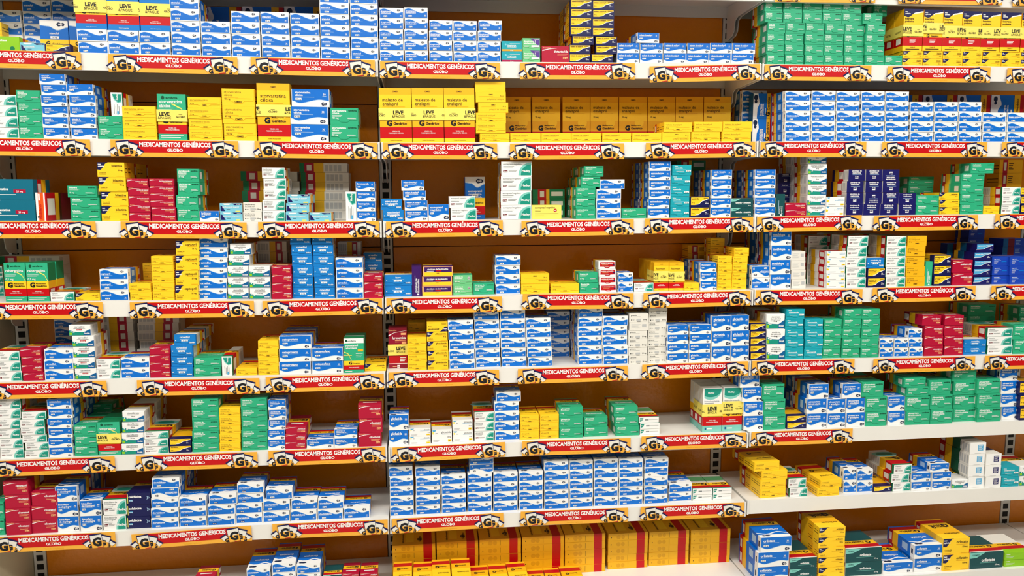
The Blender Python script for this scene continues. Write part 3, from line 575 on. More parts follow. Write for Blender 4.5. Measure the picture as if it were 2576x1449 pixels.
# ============================ top shelf
R(1, 'L')
K('lm', 'rivaroxabana', -25, 49, 91); K('lb', '~hidroclorotiazida', 51, 112, 107); K('nb', 'atenolol', 113, 177, 110)
K('ye', 'atenolol', -30, 8, 55, 3, i=.1)
K('T4', 'atenolol', 101, 172, 51, i=.095, d=.03); K('T4', 'atenolol', 174, 246, 52, i=.095, d=.03)
KR('ew', 'atenolol', [(-15, 60), (64, 135), (137, 208)], [25, 0, 0], [4, 5, 5], i=.135, off=None)
KR('ew', 'atenolol', [(195, 271), (272, 350), (352, 429), (432, 505), (508, 581), (584, 655), (659, 730), (733, 805), (807, 881), (883, 952)],
   [73, 76, 78, -6, 54, 28, 30, 33, -21, -19], [2, 2, 2, 5, 3, 4, 4, 4, 6, 6])
n = len(STK)
K('T5', 'atenolol', 188, 267, -31, on=n-10, pb=(.4, .71), lu=.52); K('T5', 'atenolol', 268, 348, -28, on=n-9, pb=(.39, .7), lu=.58); K('T5', 'atenolol', 350, 426, -26, on=n-8, pb=(.36, .67), lu=.42)
KR('ro', 'atenolol', [(509, 612), (613, 717), (718, 822)], 17, 2, i=.14, d=.03)
R(1, 'M')
KR('e2', 'drospirenona|etinilestradiol', [(955.5, 1015.7), (1017.6, 1077), (1080, 1139), (1141, 1200), (1201, 1260)], [19.4, 18.6, 50.5, 52, 51], [5, 5, 4, 4, 4],
   off=[[0, -1, -2, -.5, -1], [0, -1, -1, 0, -1], [0, -1, -1, 0], [0, -.5, -1, 0], [0, 0, 1, 3]])
K('dm', 'drospirenona|etinilestradiol', 1262, 1313, 103, 2, lv=['dm', 'do'], off=[0, 0]); K('gp', 'drospirenona 3|etinilestradiol', 1315, 1359, 95, 2, off=[0, 0]); K('rd', 'dutasterida', 1363, 1433, 115, 1)
KR('nb', 'maleato de enalapril', [(1432, 1486), (1488, 1543)], [-2, 1], 7, off=[[0, 0, 8, 2.5, 3, 4, 4], [0, 10, 10, 2, 2, 3, 3]], back=1)
KR('eb', 'maleato de enalapril', [(1552, 1608.6), (1610, 1667), (1669, 1725), (1726, 1782.6), (1783.6, 1838), (1840, 1895.8)], 108, 2, off=[[0, 1], [0, 1], [0, 1], [0, 4], [0, 4], [0, 4]], top=1)
K('eb', 'maleato de enalapril', 1603, 1659, 82, on=len(STK)-5, rz=4)
R(1, 'R')
KR('gr', 'losartana|potássica', [(1928.5, 1973.5), (1974.6, 2022), (2024, 2072), (2073.6, 2122), (2123, 2172), (2177, 2225), (2226, 2270)], [1.7, 3, 4, 5, 6, 33, 139], [6, 6, 6, 6, 6, 5, 1],
   off=[[0, 0, 0, 3, -4, -4]]*5+[[0, 0, 0, 3, -4], None])
K('gr', 'losartana|potássica', 2197, 2234, 7, on=len(STK)-2, rz=6, i=.03)
K('gr', 'losartana|potássica', 1923, 1970, 8, 6, i=.1)
KR('nq', 'losartana|potássica', [(2271.5, 2321), (2323, 2371), (2372, 2421), (2422, 2470), (2471, 2519), (2520, 2568), (2569, 2618)], [128, 128, 129, 130, 131, 131, 132], 2)
m = len(STK)
for j, (a, c, y, lu) in enumerate([(2273, 2322, 22, .2), (2323, 2371, 24, -.05), (2372.5, 2420, 25, .95), (2420.5, 2468, 28, -.02), (2469, 2517, 30, .85), (2518.5, 2568, 31, .72), (2570, 2619, 33, .4)]):
    K('T6', 'losartana|potássica', a, c, y, on=m-7+j, pb=(.35, .62) if j != 1 else (.42, .68), lu=lu, d=.04, back=1 if j == 0 else 0)
# ============================ second shelf
R(2, 'L')
K('md', 'atenolol', -28, 46.5, 238, 4, off=[0, -.5, -3, -6]); K('gl', 'atenolol|clortalidona', 47.5, 107.7, 226.6, 4, off=[0, -1, -3, -7])
K('eb', 'atenolol +|clortalidona', 108.7, 173.7, 185.4, 6, off=[0, -2, -3.5, -5, -6, -10]); K('eb', 'atenolol +|clortalidona', 178.6, 244.5, 211.4, 5, off=[0, -3, -3.5, -5, -11])
K('gl', 'atenolol|clortalidona', 248.5, 309.6, 291, 2, off=[0, -2]); K('mv', 'atenolol', 279, 307, 232, on=len(STK)-1, d=.07)
K('ye', 'atorvastatina cálcica', 310.6, 395, 266.7, 3, off=[0, -2.5, -3.5]); K('T2', 'atorvastatina|cálcica', 395.5, 468, 236, pb=(.4, .66), lu=.26, d=.04)
K('ye', 'atorvastatina cálcica', 475.5, 559.6, 244, 4, off=[0, -1, -3, -4], dose='20 mg'); K('ye', 'atorvastatina|cálcica', 562.5, 645, 223, 3, off=[0, -3, -5], dose='40 mg')
K('T1', 'atorvastatina|cálcica', 646, 729, 209, pb=(.43, .63), lu=-.05, d=.04); K('eb', 'atorvastatina|cálcica', 731, 826.5, 224, 3, off=[0, -1, 2], dose='40 mg'); K('gr', 'atorvastatina|cálcica', 830, 901, 271, 2, dose='40 mg', off=[0, 0])
R(2, 'M')
for a, c, lu in ((955.5, 1036, .58), (1037.5, 1116.6, .53), (1117.5, 1195, .84)): K('T1', 'maleato de|enalapril', a, c, 221, pb=(.41, .63), lu=lu, d=.04)
K('ye', 'maleato de enalapril', 1207, 1282.6, 335); K('ye', 'maleato de enalapril', 1197, 1273, 205, 5, on=len(STK)-1, off=[0, 0, 6, 0, -1], lv=['ye', 'ye', 'yei', 'yei', 'yb'])
KR('ye', 'maleato de enalapril', [(1283.5, 1360), (1362, 1437), (1438, 1513), (1515, 1587.6), (1590, 1664)], [334.5, 334, 333.6, 333.6, 333.6], 1)
K('ye', 'maleato de enalapril', 1666, 1737.5, 307, 2, off=[0, 4], lv=['yei', 'ye']); K('ye', 'maleato de enalapril', 1739.6, 1812, 306, 2, off=[0, 6]); K('ye', 'maleato de enalapril', 1816, 1889.5, 305.5, 2, off=[0, 3], dose='20 mg')
KR('T1', 'maleato de|enalapril', [(1266, 1336), (1339, 1410), (1416, 1485), (1486, 1556), (1558, 1628.5), (1629.5, 1698.7), (1700, 1769), (1771, 1839)], 243.5, 1, i=.145, d=.04)
R(2, 'R')
K('ro', 'losartana|potássica', 1893, 1942, 235, 2, i=.1, d=.03); K('ew', 'losartana potássica', 1864, 1926, 227, 5, i=.14)
KR('ew', 'losartana potássica', [(1975.4, 2037.8), (2041.7, 2100), (2104, 2162.5), (2166.7, 2224.8), (2227.7, 2286), (2290, 2348), (2351, 2409), (2412, 2469), (2473, 2531), (2535, 2593)],
   [228.4, 228, 229, 229, 230, 256, 256, 256, 282.5, 283], [5]*5+[4]*3+[3]*2, off=[0, 0, .5, .5, 1], dose='50 mg')
STK[-3]['tx'] = STK[-2]['tx'] = ['losartana potássica', 'atenolol', 'losartana potássica', 'losartana potássica']
KR('ro', 'losartana|potássica', [(2232, 2316), (2317.6, 2403), (2404, 2487), (2488, 2571)], 239, 2, i=.12, d=.03)
# ============================ third shelf
R(3, 'L')
K('tl', 'atorvastatina|cálcica', -60, 89, 450, 2, off=[0, -5]); K('or', 'baclofeno', 90, 118, 484, d=.13)
K('gr', 'bilastina', 178.6, 252, 467, 3, off=[0, -2, -9]); K('nq', 'bilastina', 254.6, 323, 408, 4, off=[0, -1.5, -7, -11], dose='20mg', back=1)
K('rd', 'cloridrato de betaxolol', 325, 378.5, 449, 5, off=[0, 0, -1.5, -3.5, -6]); K('rd', 'cloridrato de betaxolol', 381, 443, 449, 6, off=[0, -1, -4, -4.5, -5.5, -6.5])
K('gr', 'cloridrato de|betaxolol', 445.5, 501, 424.6, 4, off=[0, -3, 1, 0]); K('eb', 'hemifumarato|de bisoprolol', 502, 551.4, 531); K('lb', 'hemifumarato de bisoprolol', 553.4, 610, 511, 2, off=[0, -1])
K('wh', 'hemifumarato|de bisoprolol', 612, 658.6, 509, 2, dose='1,25mg', off=[0, 0]); K('md', 'hemifumarato|de bisoprolol', 660.5, 717, 421, 5, off=[0, 0, 3, 2, -1]); K('lb', 'hemifumarato de bisoprolol', 718.7, 776, 488.6, 3, off=[0, 1, 4])
K('lb', 'hemifumarato de bisoprolol', 778, 833, 534.5); K('mv', 'bisoprolol', 870, 896, 481.6, d=.07); K('eb', 'bromoprida', 898, 945, 456, 4, off=[0, -1, -1.5, -3])
K('s1', 'bisoprolol', 605, 748, 431, 5, i=.13, d=.06, off=[6, 6, 3, 6, 0]); K('s1', 'bisoprolol', 755, 876, 410, 6, i=.13, d=.06, off=[0, 0, 0, 2, 1, -2])
R(3, 'M')
K('bb', 'maleato de enalapril|hidroclorotiazida', 963, 1015.7, 500, 2, off=[0, -4]); K('eb', 'maleato de enalapril|+ hidroclorotiazida', 1018.6, 1076, 453, 4, off=[0, -1, -5, -9]); K('eb', 'esomeprazol|magnésico', 1078, 1130, 514)
K('md', 'esomeprazol magnésico', 1133, 1199, 493, 2, off=[0, -2.5]); K('T4', 'esomeprazol|magnésico|tri-hidratado', 1171, 1220.5, 444.6, i=.1, d=.035, back=1)
K('md', 'esomeprazol magnésico', 1260, 1337, 406, 4, off=[0, 0, 0, 1], dose='40 mg'); K('py', 'esomeprazol magnésico', 1338.5, 1412.6, 515.5); K('s3', 'esomeprazol', 1340, 1421, 476, 3, i=.11, d=.06)
K('gr', 'espironolactona', 1449, 1498.5, 417.5, 5, off=[0, -.5, 0, 12, 20], rz=2, back=1); K('ew', 'espironolactona', 1500.6, 1562.5, 451, 4, off=[0, 0, 0, 9]); K('gl', 'espironolactona', 1563.5, 1626, 524)
K('eb', 'espironolactona', 1630.6, 1684, 406, 6, off=[0, 0, 3, 3, 3, 3], back=1); K('cy', 'ezetimiba', 1686, 1734, 414, 5, off=[0, 1, 1, 3, 5.5]); K('nb', 'ezetimiba', 1736, 1784, 494, 2, off=[0, 1])
K('eb', 'ezetimiba + sinvastatina', 1787, 1838, 426.5, 5, off=[0, 1, 3, 3, 4], back=1); K('dg', 'ezetimiba + sinvastatina', 1840, 1895, 498, 2, off=[0, 0]); K('s3', 'ezetimiba', 1700, 1773, 403, 6, i=.165, d=.05)
R(3, 'R')
K('eb', 'losartana potássica', 1898.5, 1950, 426, 5, off=[0, 0, 0, 1, 1], dose='100 mg', back=1, d=.075); K('dv', 'losartana|potássica', 1952.4, 1974.6, 487.5, d=.07); K('rd', 'losartana potássica', 1975.5, 2028, 510.5, 2, off=[0, 0])
K('bg', 'losartana potássica', 2031, 2078, 386, 6, off=[0, 0, 2, 2, 2, 2], back=1, dose='50 mg'); K('wy', 'cloridrato|de metformina', 2079.4, 2124.5, 495, 2, off=[-1, 0])
KR('nv', 'cloridrato de|metformina', [(2128.6, 2170.5), (2172, 2213.7), (2215, 2257)], 426, 4, off=[[0, 1, 2, 6], [0, 5, 6, 6], [0, 6, 6, 6]]); STK[-2]['lv'] = ['nv', 'nvi', 'nv', 'nv']; STK[-1]['lv'] = ['nv', 'nv', 'nv', 'nvi']
K('nv', 'cloridrato de|metformina', 2261, 2303.7, 485.7, 2, off=[0, 0], dose='850 mg'); K('gr', 'meloxicam', 2305.6, 2362, 491, 2, dose='7,5 mg', off=[0, 0]); K('nq', 'meloxicam', 2363.7, 2413, 484, 3, off=[0, 0, 0])
K('gr', 'meloxicam', 2415.5, 2473, 410, 5, off=[0, 0, 1, 4, 27], dose='15 mg', rz=0); K('ye', 'meloxicam', 2474, 2515, 518); K('md', '~memantina', 2520, 2566, 470, 3, off=[0, 1, 2]); K('nb', '~memantina', 2568, 2616, 470, 3, off=[0, 0, 0])
K('gr', 'meloxicam', 2283, 2345, 444, 4, i=.11); K('nv', 'losartana', 1955, 1992, 436, 4, i=.12, d=.06); K('s4', 'meloxicam', 2508, 2566, 402, 4, i=.14, d=.05)
# ============================ fourth shelf
R(4, 'L')
K('T2', 'cabergolina', 13.5, 68, 661.5, yb=759, d=.04, dose='0,5 mg', off=[-3]); K('T2', 'cabergolina', 69, 124, 661.5, yb=759, d=.04, dose='0,5 mg', off=[-2], back=1)
K('md', 'captopril', 127, 187, 734, yb=758, d=.1); K('nq', 'captopril', 188.5, 250.4, 737.6, yb=757, d=.09); K('ew', 'captopril', 252, 324, 677, 3, 756.5, off=[0, -1, -2])
K('ye', 'captopril', 327, 381.4, 713, 2, 756, off=[0, -2]); K('ye', 'captopril', 383.4, 438.7, 644, 5, 756, off=[0, 0, -2, -2.5, -4]); K('nq', 'captopril', 440.6, 498, 605.6, 4, 755, off=[0, 0, 1, 1])
K('ew', 'carvedilol', 500, 571, 597, 6, 754, off=[0, 0, 1, 1, 1, 2], dose='3,125 mg'); K('bg', 'carvedilol', 572.8, 625, 613, 5, 753, off=[0, 0, 0, 2, 5.5], dose='3,125 mg'); K('bg', 'carvedilol', 628.5, 681, 668.5, 3, 753, dose='3,125 mg')
K('rd', 'carvedilol', 684, 733, 668.5, 4, 753, off=[0, 0, 0, -1]); K('bb', 'carvedilol', 737, 788.6, 588, 6, 752, off=[0, -1, -1.5, -3, -4, -7.5]); K('bb', 'carvedilol', 791, 842, 588, 6, 751.5, off=[0, -.5, -2, -3, -4, -6.5])
K('ed', 'carvedilol', 846, 914, 649, 4, 751, off=[0, 0, -.5, -2], dose='6,25 mg'); K('rd', 'carvedilol', 916, 963, 688, 3, 750, off=[0, -.5, -1])
K('bb', 'carvedilol', 916, 962, 636, 4, i=.1); K('s2', 'carvedilol', 651, 725, 607, 5, i=.13, d=.06); K('s2', 'carvedilol', 852, 910, 609, 5, i=.13, d=.06); K('s1', 'cabergolina', 2, 155, 644, 4, i=.15, d=.06)
K('ye', 'captopril', 362, 415, 662, 4, i=.1); K('md', 'cabergolina', -24, 10, 669, 3, i=.11)
R(4, 'M')
K('bb', 'ferro', 967, 1036, 691.6, 2, 746, off=[0, 0]); K('pv', 'cloridrato de|fexofenadina', 1037, 1061, 670, yb=745, d=.08); K('pu', 'cloridrato de fexofenadina', 1062, 1138, 670, 3, 744.5, off=[0, 0, 1])
K('lg', 'cloridrato de|fexofenadina', 1140, 1188.5, 691.6, 2, 742.5); K('gr', 'cloridrato de|fexofenadina', 1191, 1244, 712, yb=741); K('ew', 'finasterida', 1246.7, 1309, 643, 4, 740, off=[0, -1, -1, 0], dose='5 mg')
K('ye', 'finasterida', 1311.7, 1382.5, 688, 2, 739.5, lv=['ye', 'yei'], off=[0, -.5]); K('ye', 'finasterida', 1385.5, 1457.6, 713.3, yb=738)
K('gl', 'finasterida', 1458.7, 1506.5, 685, 2, 736.5, off=[0, -3]); K('wf', 'cloridrato de famotidina', 1509, 1551, 657, 4, 736, off=[0, -1, -2, -2.5]); K('ew', 'fluconazol', 1555, 1592.5, 686, 2, 735)
K('md', 'fluconazol', 1595, 1644, 711, yb=733.5, d=.1)
K('T1', 'fluconazol', 1646, 1683, 660, yb=731.5, d=.028, pb=(.33, .7), lu=.08, back=4)
K('T1', 'fluconazol', 1684, 1720.8, 660, yb=731, d=.028, pb=(.33, .68), lu=.12, back=2)
K('ye', 'fluconazol', 1722, 1758.5, 711, yb=731); K('eb', 'fluconazol', 1761.6, 1803, 660.6, 3, 730.5, dose='150 mg', off=[0, 0, 0], back=1); K('ye', 'fluconazol', 1804.6, 1840, 644, 4, 729.5, off=[0, 1, 2, 2]); K('ye', 'fluconazol', 1841, 1878, 623, 5, 728.5, off=[0, 1, 2, 3, 6])
K('ye', 'fluconazol', 1785, 1820, 599, 6, i=.1, d=.05); K('s4', 'fluconazol', 1729, 1800, 617, 5, i=.155, d=.05)
R(4, 'R')
K('ew', 'metildopa', 1891.5, 1937, 668.6, 2, 727, off=[0, 0], lv=['ew', 'ewi']); K('eb', 'metildopa', 1938, 1989, 581, 4, 727, off=[0, -1, 2, 2], dose='500 mg', back=1); K('wn', 'metildopa', 1992, 2028, 632, 4, 725.5, off=[0, -1, -2, -2], d=.1)
K('wy', 'succinato de|metoprolol', 2080, 2127, 632, 5, 725, d=.15, off=[0, 0, 0, 1, 1]); K('md', 'succinato de metoprolol', 2128.6, 2178.6, 593, 5, 724.5, off=[0, 0, 0, 3, 6], dose='50 mg', back=1)
K('nb', 'succinato de|metoprolol', 2182.6, 2227, 649, 3, 723.5, lv=['nb', 'nb', 'bb'], off=[0, 0, -2]); K('md', 'succinato de metoprolol', 2228.6, 2278, 593.6, 5, 722.5, off=[0, 0, 0, 1, 2], dose='100 mg', back=1)
K('yo', 'succinato|de metoprolol', 2279, 2327, 593, 5, 721, off=[0, 0, 0, 1, 5]); K('gv', 'montelucaste|de sódio', 2328, 2345.5, 658, yb=719.5, d=.07); K('nb', 'montelucaste|de sódio', 2349, 2393, 641, 3, 719, off=[0, 0, 0])
K('rd', 'montelucaste de sódio', 2396.6, 2447, 654, 2, 718, off=[0, 0]); K('nm', 'naproxeno sódico', 2449, 2492, 613, 5, 716.5, off=[0, 0, 2, 2, 8]); KR('cb', 'naproxeno', [(2496, 2539), (2541, 2583)], 646, 3, 715, off=[0, 0, 0])
K('md', 'metoprolol', 2030, 2078, 593, 5, i=.11); K('cb', 'naproxeno', 2431, 2470, 574, 5, i=.15, d=.06); K('s5', 'naproxeno', 2378, 2452, 612, 4, i=.115, d=.03); K('s5', 'naproxeno', 2518, 2580, 600, 5, i=.13, d=.06)
# ============================ fifth shelf
R(5, 'L')
K('md', 'carvedilol', -8, 55, 883, 3, 959, off=[0, -3, -6.5], dose='12,5'); K('rd', 'carvedilol', 58, 110.6, 876, 4, 958, off=[0, -4, -5, -8]); K('ew', 'carvedilol', 112, 185, 877.7, 3, 956.5, off=[0, -1, -1], dose='12,5 mg')
K('br', 'carvedilol', 188, 242.6, 817, 5, 955.5, off=[0, -4, -4, -6, -15], dose='12,5 mg'); K('md', 'carvedilol', 244, 303, 903, 2, 954, off=[0, -2], d=.1); K('ew', 'carvedilol', 303.5, 376.5, 900, 2, 952.5, dose='25 mg', off=[0, 0])
K('rd', 'carvedilol', 378, 429, 871.6, 4, 951.5, off=[0, -1, -2, -2]); K('bb', 'carvedilol', 431, 486, 842, 4, 951, off=[0, -1, -1, 6], back=1)
K('gr', '~cafeína|carisoprodol', 487.8, 556.7, 899.6, 2, 949, d=.1, off=[0, 0]); K('mv', '~carisoprodol', 558.6, 584, 896, yb=950, d=.13); K('ye', 'cetoconazol', 594, 647, 926, yb=946, d=.1, dose='200 mg'); K('ye', 'cetoconazol', 649, 701, 857, 4, 945.5, off=[0, 0, -1.5, 0], d=.1, dose='200 mg')
K('eb', 'cetoprofeno', 702, 783, 845.6, 3, 943, off=[0, 0, 0], back=1); K('eb', 'cetoprofeno', 784.4, 863, 875.6, 2, 941, off=[0, 0]); K('T3', 'trometamol|cetorolaco', 865, 915, 851, yb=939, d=.04, back=1); K('nq', 'furosemida', 917, 971, 915, yb=934, d=.1)
K('ew', 'carvedilol', 143, 210, 782, 7, i=.125); K('s2', 'carvedilol', 237, 341, 790, 6, i=.14, d=.06); K('s2', 'carvedilol', 345, 448, 790, 6, i=.14, d=.06, off=[0, 0, 6, 1, 1, 2])
R(5, 'M')
K('T8', 'furosemida', 978, 1024, 824, yb=926.5, pb=(.32, .59), lu=.65, d=.04); K('ye', 'furosemida', 1025.4, 1074, 848.5, 4, 934, off=[0, 0, -.5, -.5]); K('nq', 'glibenclamida', 1076, 1128, 810, 5, 931, off=[0, 0, -1, -2, -2], lv=['nq', 'nq', 'nq', 'nq', 'nqi'])
KR('ew', 'glibenclamida', [(1131, 1195), (1197, 1260), (1262, 1325), (1328, 1390)], [805.6, 780.5, 778.6, 800], [5, 6, 6, 5], [931, 928, 925, 922.5], off=[[0, -1, -1, -3, -4], [0, -1.5, -2, -3, -4, -5], [0, -1, -2, -3, -3.5, -4], [0, -2, -3, -4, -5]], dose='5 mg')
K('ye', 'furosemida', 1029, 1072, 811, 5, i=.105); K('ew', 'glibenclamida', 1376, 1433, 784, 5, i=.12, dose='5 mg')
KR('ew', 'glibenclamida', [(1455, 1516), (1518, 1580)], [774, 795], [6, 5], [918, 917], off=[[0, -1, -2, -2, 0, 1], [0, -1, -2, -2, 0]], dose='5 mg', back=1)
K('wh', 'gliclazida', 1582, 1629.6, 788.6, 6, 917, off=[0, -1, -2, -1, 1, 1], lv=['wh', 'wh', 'wh', 'wh', 'wn', 'wh']); K('wh', 'gliclazida', 1630.6, 1676.7, 769, 7, 915.5, off=[0, -1, -2, -1, 0, 1, 3])
KR('eb', 'gliclazida', [(1679, 1731), (1733, 1786.8), (1790, 1837.5), (1838.6, 1884)], [818, 817, 795, 793], [4, 4, 3, 3], [913, 911.6, 910, 908.5], off=[[0, 0, 0, 1], [0, 0, 2, 2], [0, 1, 1], [0, 1, 0]], dose='30 mg')
R(5, 'R')
K('nb', 'cloridrato|de nebivolol', 1887.5, 1927, 814, 5, 906, off=[0, 0, 0, 0, 0]); K('bg', 'cloridrato|de nebivolol', 1928, 1974, 790, 3, 905, dose='5 mg', off=[0, 0, 0], back=1)
KR('cy', 'nitazoxanida', [(1974.8, 2020.5), (2022, 2068)], [777, 803], [5, 4], [903.5, 902.5], off=[[0, 1, 1, 1, 3], [0, 3, 3, 3]], dose='500 mg')
KR('gl', 'nimesulida', [(2069, 2113.7), (2117.8, 2163), (2165, 2210)], [803, 777, 777], [4, 5, 5], [901, 900.5, 900], off=[[0, 2, 4, 4], [0, 1, 1, 4, 6], [0, 0, 2, 4, 4]], dose='100 mg')
KR('ew', 'nimesulida', [(2213, 2247.5), (2250, 2285)], 851.6, 2, [899, 898], off=[0, 0]); K('ew', 'nimesulida', 2287.5, 2321.8, 827, 3, 897, off=[0, -1, -1])
KR('rd', 'nimodipino', [(2325, 2372), (2375, 2423)], 793, 4, [895.5, 894], off=[[0, 0, 1, -4], [0, 0, 1, 1]]); K('bb', '~nortriptilina', 2424, 2481, 854, 2, 892, off=[0, 0]); K('md', '~olanzapina', 2485, 2547, 824.6, 3, 891, off=[0, 0, 1], d=.12); K('gr', '~olanzapina', 2549, 2600, 817, 2, 890, off=[0, 0])
K('gr', '~nortriptilina', 2432, 2500, 766.5, 4, i=.12, d=.09); K('gr', '~olanzapina', 2560, 2605, 772, 4, i=.12); K('gr', 'nimesulida', 2165, 2208, 782, 5, i=.1)
# ============================ sixth shelf
R(6, 'L')
K('md', 'cetoprofeno', 1, 60, 1002.5, 6, 1153, off=[0, -2, -9, -9, -8, -9], dose='100 mg'); K('md', 'cetoprofeno', 62, 123, 1035, 6, 1152, off=[0, 1, -6, -10, -11, -8], dose='100 mg', d=.1); K('eb', 'cetoprofeno', 124, 184, 1004, 6, 1151, off=[0, -3, -3, -5, -3, -6], back=1)
K('gr', 'cetoprofeno', 187, 245.5, 1070, 3, 1149, off=[0, 0, -3], dose='100 mg', back=1); K('T2', 'cetoprofeno', 248, 304.7, 1061.5, yb=1146, pb=(.37, .66), lu=.25, d=.04, off=[-3], back=2); K('bg', 'ciprofibrato', 305.7, 361, 1035, 4, 1144, off=[0, 0, 1, 2], dose='100 mg', back=1)
K('md', 'ciprofibrato', 363, 424, 1085, 3, 1141.5, off=[0, -1, -1], d=.11); K('nb', 'ciprofibrato', 425.5, 481, 1103, 2, 1140.5, off=[0, 0], d=.1); K('gr', 'cetoprofeno', 236, 287, 1016, 5, i=.14, dose='150 mg')
K('gr', 'cloridrato de|ciclobenzaprina', 483.5, 551, 1003, 5, 1139, off=[0, 0, 0, -1, -2], dose='5 mg'); K('ye', 'cloridrato de|ciclobenzaprina', 552, 604.6, 1025.6, 5, 1136.5, off=[0, 0, 0, 0, -1]); K('gr', 'cloridrato de|ciclobenzaprina', 607, 673, 1002, 5, 1134, off=[0, 0, 0, -1, -2], dose='10 mg')
K('eb', 'cloridrato de|ciclobenzaprina', 674, 717, 1006, 5, 1131, off=[0, 0, 1, 3, 1]); K('rd', 'cloridrato de|ciclobenzaprina', 717.8, 769, 1072, 3, 1129.5, off=[0, 0, 1], d=.1); K('eb', 'cloridrato de|ciclobenzaprina', 771, 839, 1105, yb=1128.5); K('eb', 'cloridrato de|ciclobenzaprina', 841, 899, 1079.6, 2, 1126.5, off=[0, 0])
K('rd', 'cilostazol', 901, 959.5, 1016.5, 3, 1123.5, off=[0, 2, 0], dose='50 mg')
R(6, 'M')
K('eb', 'gliclazida', 978, 1027, 1044, 2, 1120, off=[0, 1], dose='60 mg'); K('wj', 'gliclazida', 1030, 1083.6, 1077, 2, 1117.5, off=[0, 0]); K('wj', 'gliclazida', 1085.6, 1137, 1080, yb=1114.5); K('wj', 'gliclazida', 1139, 1190, 1056, 2, 1110.5, off=[0, -1])
K('md', 'glimepirida', 1194, 1243, 1036, 3, 1109, dose='1 mg', off=[0, 0, 0], d=.11); K('ew', 'glimepirida', 1245, 1307, 986, 5, 1107.6, off=[0, -1, -1, -1, 3], dose='1 mg'); KR('ye', 'glimepirida', [(1309, 1356), (1358, 1406)], [1043.6, 1042], 3, [1105.6, 1104], off=[0, 0, 0], dose='2 mg')
K('gl', 'glimepirida', 1406.7, 1467, 1024, 3, 1101.6, dose='1 mg', off=[0, 0, 0], d=.09); K('gl', 'glimepirida', 1468.8, 1529, 1048.6, 2, 1098, dose='1 mg', off=[0, 0], d=.09); K('gl', 'glimepirida', 1549, 1608.6, 1022, 3, 1096, off=[0, -2.5, -4], dose='4 mg', d=.11); K('ws', 'glimepirida', 1610, 1659.5, 1049, 3, 1093.6, off=[0, 0, -2], d=.1)
K('T7', 'hidroclorotiazida', 1768, 1816.5, 975.6, yb=1086.5, pb=(.36, .63), lu=.48, d=.032, back=2); K('T7', 'hidroclorotiazida', 1818, 1867, 973, yb=1084.6, pb=(.4, .68), lu=.28, d=.032, back=2)
R(6, 'R')
K('eb', 'olmesartana|+ anlodipino', 1871.7, 1920, 938, 4, 1083.6, off=[0, -1, -4, -10], d=.08); K('gr', 'olmesartana|hidroclorotiazida', 1921.5, 1976, 966, 3, 1080.6, off=[0, 0, -3], d=.09); K('nb', 'olmesartana', 1979, 2028, 1045, 2, 1078.5, off=[0, 0])
K('eb', 'olmesartana|hidroclorotiazida', 2030, 2080, 967, 3, 1077, off=[0, 0, 5], back=1); K('eb', 'olmesartana|+ anlodipino', 2081.5, 2126.6, 1004, 2, 1076, off=[0, 0]); K('eb', 'olmesartana|+ anlodipino', 2129, 2175.7, 965, 3, 1074, off=[0, 0, -10])
K('gr', 'olmesartana|hidroclorotiazida', 2176.6, 2231, 960, 3, 1072, off=[0, 0, -8], back=1); K('eb', 'olmesartana|hidroclorotiazida', 2233.7, 2277, 997.6, 2, 1069.6, off=[0, 0]); K('gr', 'olmesartana|hidroclorotiazida', 2278.6, 2339.6, 997, 2, 1069, off=[0, 0], d=.09)
K('gr', 'olmesartana', 2281, 2336, 950, 2, on=len(STK)-1, off=[0, -7]); K('gr', 'olmesartana|hidroclorotiazida', 2340.6, 2396, 956, 3, 1067, off=[0, 0, -3], d=.09); K('gr', 'olmesartana|hidroclorotiazida', 2397, 2457, 925, 4, 1066, off=[0, 1, 2, 0], d=.09)
K('gr', 'olmesartana|hidroclorotiazida', 2458.6, 2517, 954, 3, 1064, off=[0, 0, 0], d=.09); K('eb', 'olmesartana|hidroclorotiazida', 2520, 2563.5, 925, 4, 1061, off=[0, -2, -1, -3], d=.09); K('nb', 'olmesartana', 2565, 2610, 961, 3, 1058, off=[0, 0, 0]); K('gr', 'olmesartana', 2318, 2371, 928, 4, i=.12)
# ============================ seventh shelf
R(7, 'L')
K('gr', 'cilostazol', -17, 12, 1263, 2, 1347, off=[0, -2]); K('rd', 'cilostazol', 14.5, 77.6, 1210, 4, 1346, off=[0, -1, -3, -7], dose='100 mg'); K('rd', 'cilostazol', 79, 143.4, 1236.5, 3, 1341.5, off=[0, 0, 0], dose='100 mg')
K('eb', 'bissulfato|de clopidogrel', 144.6, 199, 1223.5, 3, 1338, off=[0, -3, -6], dose='75 mg', d=.09, back=1); K('eb', 'bissulfato|de clopidogrel', 202, 256, 1259, 2, 1336.6, dose='75 mg', off=[0, -1], d=.09); K('md', 'bissulfato de|clopidogrel', 259, 316.5, 1256, 2, 1334.5, dose='75 mg', off=[0, 1], d=.1)
K('n3', 'colchicina', 319, 378, 1240, 3, 1329.5, off=[0, 0, 0], d=.09); K('ew', 'clortalidona', 379.5, 449, 1202, 5, 1328.6, off=[0, 0, 0, 0, 2], dose='12,5 mg', lv=['ew', 'ew', 'ew', 'ewi', 'ew'], back=1)
for a, c, y, nn, b_, o in ((451, 519, 1250.5, 3, 1325, [0, 0, -1]), (521.7, 590.6, 1242, 3, 1322.6, [0, 0, 4]), (592.6, 659.5, 1215, 4, 1317, [0, 0, 4, 4]), (661.5, 728.5, 1228, 3, 1314, [0, 1, 7]), (730.4, 796.8, 1254.5, 2, 1310.5, [0, 2]), (798.7, 863, 1253.6, 2, 1308, [0, 1]), (865, 930, 1275, 1, 1304.6, [0])):
    K('ed' if c < 662 else 'ew', 'clortalidona', a, c, y, nn, b_, off=o, dose='25 mg')
R(7, 'M')
